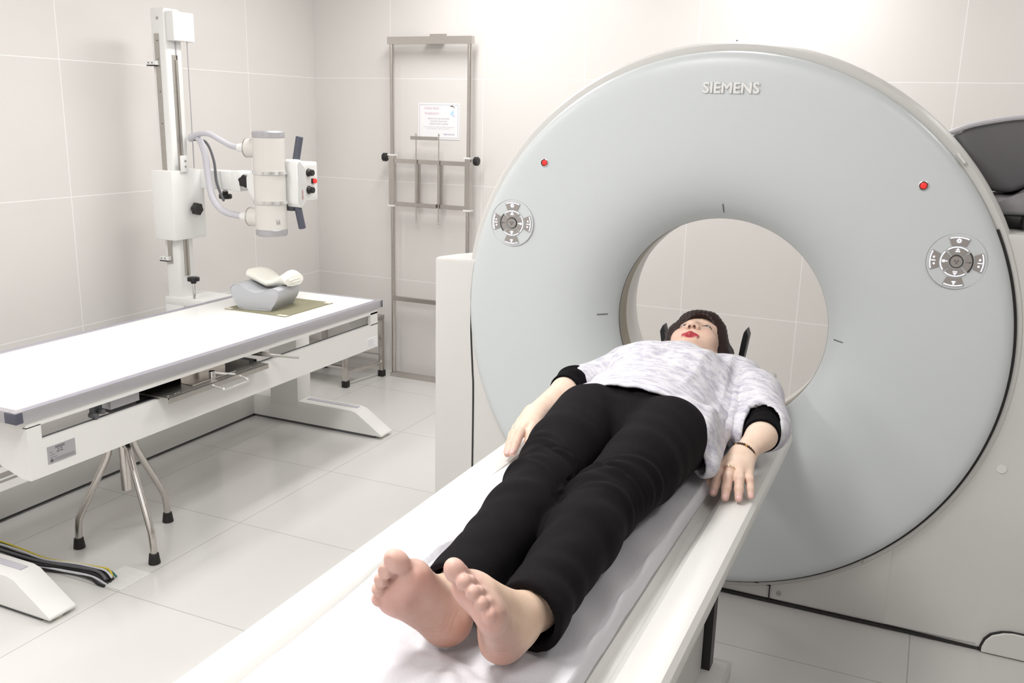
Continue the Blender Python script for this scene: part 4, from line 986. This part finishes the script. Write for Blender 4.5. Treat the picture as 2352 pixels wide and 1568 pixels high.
# head and neck
F_ = Field((-.70, 2.38, .80), (-.46, 2.72, 1.06), .0017); head(F_); V, Q = F_.mesh(2)
L_ = (V-HC)@HM; x, y, z = L_.T
col = np.tile(np.array((.74, .53, .42)), (len(V), 1)); col = mixc(col, np.array((.76, .44, .37)), .35*np.exp(-((np.abs(x)-.040)/.018)**2-((y+.025)/.022)**2)*(z > .03))
ax_ = np.abs(x); yc_ = -.0635-.0010*(ax_/.022)**2; hw = np.where(y > yc_, .0062-.0012*np.exp(-(ax_/.003)**2), .0105)*np.sqrt(np.clip(1-(ax_/.0255)**2, 0, 1))
lipm = sst(hw-np.abs(y-yc_), -.0008, .0012)*sst(.0262-ax_, 0, .0035)*(z > .068)*(ax_ < .0255); col = mixc(col, LIP, lipm)
col = mixc(col, np.array((.12, .01, .02)), .9*np.exp(-((y-yc_-.0002)/.0009)**2)*sst(.0225-ax_, 0, .008)*(z > .07))
col = mixc(col, np.array((.10, .02, .015)), ((ax_-.0068)**2/.0042**2+(y+.0400)**2/.0040**2+(z-.094)**2/.0065**2 < 1.0)*.95)
yb = .034-.16*(ax_-.028)**2/.028; col = mixc(col, np.array((.10, .05, .04)), .8*sst(.0042-np.abs(y-yb), 0, .002)*(ax_ > .014)*(ax_ < .050)*(z > .03))
ye = .0085-.0045*((ax_-.0315)/.014)**2
col = mixc(col, np.array((.03, .015, .015)), .95*sst(.0034-np.abs(y-ye), 0, .0014)*(np.abs(ax_-.0315) < .0145)*(z > .04))
col = mixc(col, np.array((.50, .33, .29)), .4*np.exp(-((ax_-.032)/.016)**2-((y-.018)/.006)**2)*(z > .04))
parts.append((V, Q, col))
off_ = 0; VV, QQ, CC = [], [], []
for V, Q, c in parts: VV.append(V); QQ.append(Q+off_); CC.append(c); off_ += len(V)
V = np.concatenate(VV); Q = np.concatenate(QQ); c = np.concatenate(CC)
person = link('person', tomesh('person', V, Q, c), 'skin', loc=(-.57, 1.9, BS), label='barefoot person lying on their back on the scanner couch in white blouse and black trousers', cat='person')
# eyes: narrow opening between the lids
for s_ in (1, -1):
    o = B().ball((0, 0, 0), 1, (.0086, .0032, .0026), 16, 10); 
    o._xf(o.bm.verts[:], Matrix([[*HM[0]], [*HM[1]], [*HM[2]]]).to_4x4()); o._xf(o.bm.verts[:], Matrix.Translation(hp(s_*.0315, .0052, .0788)))
    e = o.done('eye', 'eyew', person)
    o = B().ball((0, 0, 0), 1, (.0042, .0030, .0012), 12, 8)
    o._xf(o.bm.verts[:], Matrix([[*HM[0]], [*HM[1]], [*HM[2]]]).to_4x4()); o._xf(o.bm.verts[:], Matrix.Translation(hp(s_*.0315-.001, .0058, .0806)))
    o.done('iris', 'iris', e)
for p3, d, r in NAILS:
    side = np.cross(d, (0, 0, 1.)); side /= np.linalg.norm(side); upn = np.cross(side, d)
    o = B().ball((0, 0, 0), 1, (r*.62, r*.80, r*.30), 12, 8); o._xf(o.bm.verts[:], Matrix(np.stack([side, d, upn], 1).tolist()).to_4x4())
    o._xf(o.bm.verts[:], Matrix.Translation(p3+upn*r*.62)); o.done('fingernail', 'nail', person)

# --- hair ---
F_ = Field((-.72, 2.38, .79), (-.43, 2.76, 1.07), .0024)
def HE(c, r, k=.012, sub=False): F_.ell(hp(*c), r, HM, k, sub)
HE((0, .032, -.018), (.088, .098, .098)); HE((.0, .060, .040), (.066, .052, .060), .02)
HE((-.010, .062, .070), (.052, .034, .032), .02)
F_.cap(hp(-.080, .03, .0), hp(-.078, -.075, -.03), .022, .020, .02); F_.cap(hp(.080, .03, -.01), hp(.084, -.085, -.045), .020, .020, .02)
F_.cap(hp(-.07, .05, .045), hp(-.076, -.02, .02), .020, .020, .02); F_.cap(hp(.052, .066, .05), hp(.078, .0, .01), .018, .014, .02)
F_.cap(hp(.03, .072, .072), hp(-.066, .030, .052), .020, .016, .02)
HE((-.055, -.03, -.05), (.045, .075, .06), .03); HE((.055, -.03, -.05), (.045, .075, .06), .03)
HE((.010, -.045, .082), (.059, .096, .070), .008, True)
F_.cap(hp(0, -.06, .0), hp(0, -.14, -.01), .054, .054, .01, True)
F_.plane((0, 0, .802), (0, 0, -1)); V, Q = F_.mesh(2)
L_ = (V-HC)@HM; N_ = normals(V, Q); ang = np.arctan2(L_[:, 0], L_[:, 2]+.02)
V = V+N_*(.0005*np.sin(ang*60+L_[:, 1]*14)+.0004*np.sin(ang*131+L_[:, 1]*25))[:, None]
hair = link('hair', tomesh('hair', V, Q), 'hair', person)
rr = random.Random(5); 
for i in range(26):
    a0 = rr.uniform(-1.9, 1.9); q = [hp(math.sin(a0)*.088, .05+rr.uniform(-.02, .03), -.018+math.cos(a0)*.095), hp(math.sin(a0)*(.094+rr.uniform(0, .006)), rr.uniform(-.01, .02), -.018+math.cos(a0)*.085), hp(math.sin(a0)*(.098+rr.uniform(-.004, .006)), -.05+rr.uniform(-.03, .02), -.04+math.cos(a0)*.06)]
    if abs(a0) > .9: B().tube(q, [.0006, .0005, .0002], 5, smoothp=5).done('stray_lock', 'hair', hair)

# --- trousers ---
F_ = Field((-.78, 1.06, .79), (-.33, 2.12, 1.02), .0036)
F_.ell((-.570, 1.965, .888), (.186, .13, .090), k=.03); F_.ell((-.58, 2.08, .892), (.155, .12, .090), k=.04)
F_.ell((-.57, 1.90, .875), (.165, .10, .072), k=.03)
for s_ in 'RL':
    h, n, a = (np.array(q[s_]) for q in (HIP, KNEE, ANK)); md = n*.68+a*.32+np.array((0, 0, -.002)); sx = -1 if s_ == 'R' else 1
    F_.cap(h, h*.5+n*.5+np.array((sx*.006, 0, .004)), .093, .080, .012); F_.cap(h*.5+n*.5+np.array((sx*.006, 0, .004)), n, .080, .065, .012)
    F_.cap(n, md, .065, .063, .02); F_.cap(md, a+np.array((0, -.010, .0)), .063, .0515, .02)
    hx = a+np.array((sx*.004, -.055, -.006)) if s_ == 'L' else a+np.array((0, -.025, -.004))
    F_.cap(a, hx, .050, .052, .02, sq=((0, 0, 1), 1.0))
# hollow hems
for s_ in 'RL':
    a = np.array(ANK[s_]); F_.cap(a+np.array((0, .05, -.001)), a+np.array((0, -.14, -.006)), .040, .048, .003, True)
F_.plane((-.61, 1.140, .87), (.25, -1, .10)) if False else None
F_.plane((0, 0, BS+.0005), (0, 0, -1))
# cut each cuff with its own slanted plane
P_ = np.meshgrid(*F_.ax, indexing='ij', sparse=True)
cut = np.where(P_[0] < -.548, 1.152-.22*(P_[2]-.86)-P_[1], 1.134+.05*(P_[2]-.86)-.10*(P_[0]+.48)-P_[1]).astype(np.float32)
F_.D = np.maximum(F_.D, cut)
V, Q = F_.mesh(2); N_ = normals(V, Q)
mid = np.where(V[:, 1] > 1.2, -.562-.010*(V[:, 1] < 1.6), -.548); isL = V[:, 0] > mid
kx_ = np.where(isL, KNEE['L'][0], KNEE['R'][0]); ky_ = np.where(isL, 1.535, 1.575)
xr_ = V[:, 0]-kx_; disp = np.zeros(len(V)); rng = np.random.RandomState(11)
for (y0, amp, sl, bow, w_) in ((0, .0050, .35, 2.2, .010), (.034, .0042, .55, 1.5, .009), (-.030, .0030, -.2, 1.0, .011), (.060, .0020, .7, 1.2, .008), (.014, .0026, -.5, 1.0, .006), (-.055, .0020, .4, 1., .008)):
    sg = np.where(isL, 1, -1); yy_ = V[:, 1]-ky_-y0-sl*xr_*sg*.8+bow*xr_**2
    disp += 1.5*amp*(np.exp(-(yy_/w_)**2)-.7*np.exp(-((yy_-1.7*w_)/w_)**2))*sst(V[:, 2], .84, .90)*(.6+.4*np.sin(xr_*40+y0*90))
for i in range(30):
    y0 = rng.uniform(1.15, 2.0); a_ = rng.uniform(-1.2, 1.2); f_ = rng.uniform(25, 60); x0 = rng.uniform(-.7, -.42); e = np.exp(-((V[:, 0]-x0)/.05)**2-((V[:, 1]-y0)/.07)**2)
    disp += .0013*e*np.sin(((V[:, 1]-y0)*math.cos(a_)+(V[:, 0]-x0)*math.sin(a_))*f_*2)
# tension creases fanning from the crotch
for sg in (1, -1):
    for q_ in (.28, .75): 
        l_ = (V[:, 0]+.568)*sg-q_*(1.945-V[:, 1])*-1*-.6; 
cr = np.exp(-((V[:, 0]+.575-.02*(V[:, 1]-1.95))/.006)**2)*sst(V[:, 1], 1.90, 1.95); disp -= .003*cr
V = V+N_*disp[:, None]; V[:, 2] = np.maximum(V[:, 2], BS+.0005)
trs = link('trousers', tomesh('trousers', V, Q), 'trs', person)

# --- black knit undersleeves ---
for s_ in 'RL':
    e, c_, h = np.array(EL[s_]), np.array(CU[s_]), np.array(SH[s_]); d = nrm_(c_-e)
    F_ = Field(np.minimum(e, c_)-.09, np.maximum(e, c_)+.09, .0026)
    F_.cap(e*.92+h*.08, e, .043, .043, .02); F_.cap(e, c_+d*.01, .0440, .0425, .02); F_.cap(c_-d*.03, c_+d*.08, .0365, .0365, .002, True); F_.plane(c_, d)
    F_.plane((0, 0, BS+.001 if s_ == 'R' else .79), (0, 0, -1)); V, Q = F_.mesh(2); N_ = normals(V, Q); t_ = (V-c_)@d
    V = V+N_*(.0016*np.sin(t_*150+2*np.sin(V[:, 0]*60))*sst(-t_, .01, .04))[:, None]
    link('undersleeve', tomesh('undersleeve', V, Q), 'knit', person)

# --- blouse ---
F_ = Field((-.96, 1.76, .775), (-.22, 2.56, 1.08), .0036)
def blouse_solid(F, g):
    torso(F, .016+g, .035)
    F.ell((-.572, 1.95, .892), (.196+g, .15, .094+g), k=.02)
    F.cap((-.74, 2.10, .87), (-.752, 1.97, .865), .030+g, .024+g, .03); F.cap((-.41, 2.12, .87), (-.385, 1.90, .850), .036+g, .030+g, .03)
    F.cap((-.575, 2.36, .912), (-.575, 2.405, .902), .085+g, .060+g, .03)
    F.cap((-.71, 2.40, .892), (-.765, 2.355, .88), .060+g, .054+g, .03); F.cap((-.765, 2.355, .88), (-.828, 2.285, .872), .054+g, .048+g, .02)
    F.cap((-.44, 2.40, .905), (-.36, 2.30, .895), .066+g, .072+g, .03); F.cap((-.360, 2.30, .892), (-.306, 2.165, .868), .069+g, .061+g, .02)
    F.cap((-.40, 2.22, .87), (-.345, 2.13, .85), .060+g, .045+g, .03)
blouse_solid(F_, 0)
inner = Field((-.96, 1.76, .775), (-.22, 2.56, 1.08), .0036); blouse_solid(inner, -.0065)
P_ = np.meshgrid(*F_.ax, indexing='ij', sparse=True); X_, Y_, Z_ = P_
hemy = np.interp(X_.ravel(), [-.80, -.783, -.765, -.74, -.70, -.64, -.57, -.50, -.44, -.40, -.37, -.34], [2.255, 2.12, 2.00, 1.955, 1.945, 1.945, 1.940, 1.938, 1.925, 1.895, 1.858, 1.86]).reshape(X_.shape)
hemy = hemy+.0015*np.sin(X_*110)
cut1 = np.where((X_ > -.80) & (X_ < -.345), hemy-Y_, -1)                     # body hem
sR = 2.262+.15*(Z_-.89)-Y_; sL = 2.150+.50*(Z_-.90)-.35*np.maximum(X_+.31, 0)-Y_
cut1 = np.where(X_ <= -.80, sR, cut1); cut1 = np.where(X_ >= -.345, np.maximum(sL, -1), cut1)
D = np.maximum(F_.D, -inner.D-.0); D = np.maximum(D, cut1.astype(np.float32))
# neckline
nk = Field((-.96, 1.76, .775), (-.22, 2.56, 1.08), .0036); nk.cap((-.578, 2.43, .93), (-.58, 2.60, .95), .068, .085, .01); D = np.maximum(D, -nk.D)
F_.D = D; F_.plane((0, 0, .7995), (0, 0, -1)) if False else None
V, Q = F_.mesh(1)
N_ = normals(V, Q); x, y, z = V.T; disp = np.zeros(len(V)); rng = np.random.RandomState(7)
for i in range(70):
    x0, y0 = rng.uniform(-.74, -.30), rng.uniform(1.92, 2.42); th = rng.normal(.95 if x0 < -.5 else 1.25, .35); f_ = rng.uniform(40, 110)
    q = (x-x0)*math.sin(th)-(y-y0)*math.cos(th); r_ = (x-x0)*math.cos(th)+(y-y0)*math.sin(th)
    disp += rng.uniform(.0006, .0020)*np.exp(-(q/.03)**2-(r_/.07)**2)*np.cos(q*f_)
for (x0, y0, x1, y1, a_) in ((-.44, 2.40, -.40, 2.00, .007), (-.41, 2.36, -.375, 2.08, -.006), (-.47, 2.38, -.49, 2.08, .0035), (-.385, 2.20, -.36, 1.92, -.006), (-.42, 2.10, -.395, 1.92, .005), (-.55, 2.30, -.64, 2.12, .0022), (-.50, 2.32, -.56, 2.15, -.002), (-.69, 2.38, -.72, 2.1, .003)):
    d = np.array((x1-x0, y1-y0)); L = np.hypot(*d); d /= L; t = (x-x0)*d[0]+(y-y0)*d[1]; q = (x-x0)*d[1]-(y-y0)*d[0]
    disp += a_*np.exp(-(q/.011)**2)*sst(t, -.03, .06)*sst(L+.05-t, 0, .08)
V = V+N_*disp[:, None]; V[:, 2] = np.where(V[:, 0] < -.40, np.maximum(V[:, 2], BS+.001), np.maximum(V[:, 2], .782))
link('blouse', tomesh('blouse', V, Q), 'blouse', person)

# --- jewellery ---
W = np.array(WR['L']); d = nrm_(np.array(CU['L'])-W); q = nrm_(np.cross(d, (0, 0, 1))); w = np.cross(q, d); c0 = W+d*.006
br = None
for i in range(30):
    a = 2*math.pi*i/30; p = c0+q*math.cos(a)*.0275+w*(math.sin(a)*.0245)
    if p[2] < .792: continue
    o = B().ball(p, .0034, (1, 1, 1), 12, 8).done('bracelet_bead', 'beadg' if i % 5 == 1 else 'bead', person)
def ring(c, d, r, t, mt, zc=1):
    d = nrm_(d); q = nrm_(np.cross(d, (0, 0, 1))); w = np.cross(q, d); b_ = B()
    b_.tube([np.array(c)+q*math.cos(a)*r+w*math.sin(a)*r*zc for a in np.linspace(0, 2*math.pi, 33)], t, 8, cap=False)
    b_.ball(np.array(c)+w*(r*zc+t), t*1.9, (1, 1, .7), 10, 8)
    return b_.done('ring', mt, person)
ring((-.3430, 1.950, .8290), (.007, -.074, -.03), .0118, .0012, 'gold'); ring((-.8640, 1.966, .8295), (.018, -.11, -.03), .0112, .0012, 'chrome')
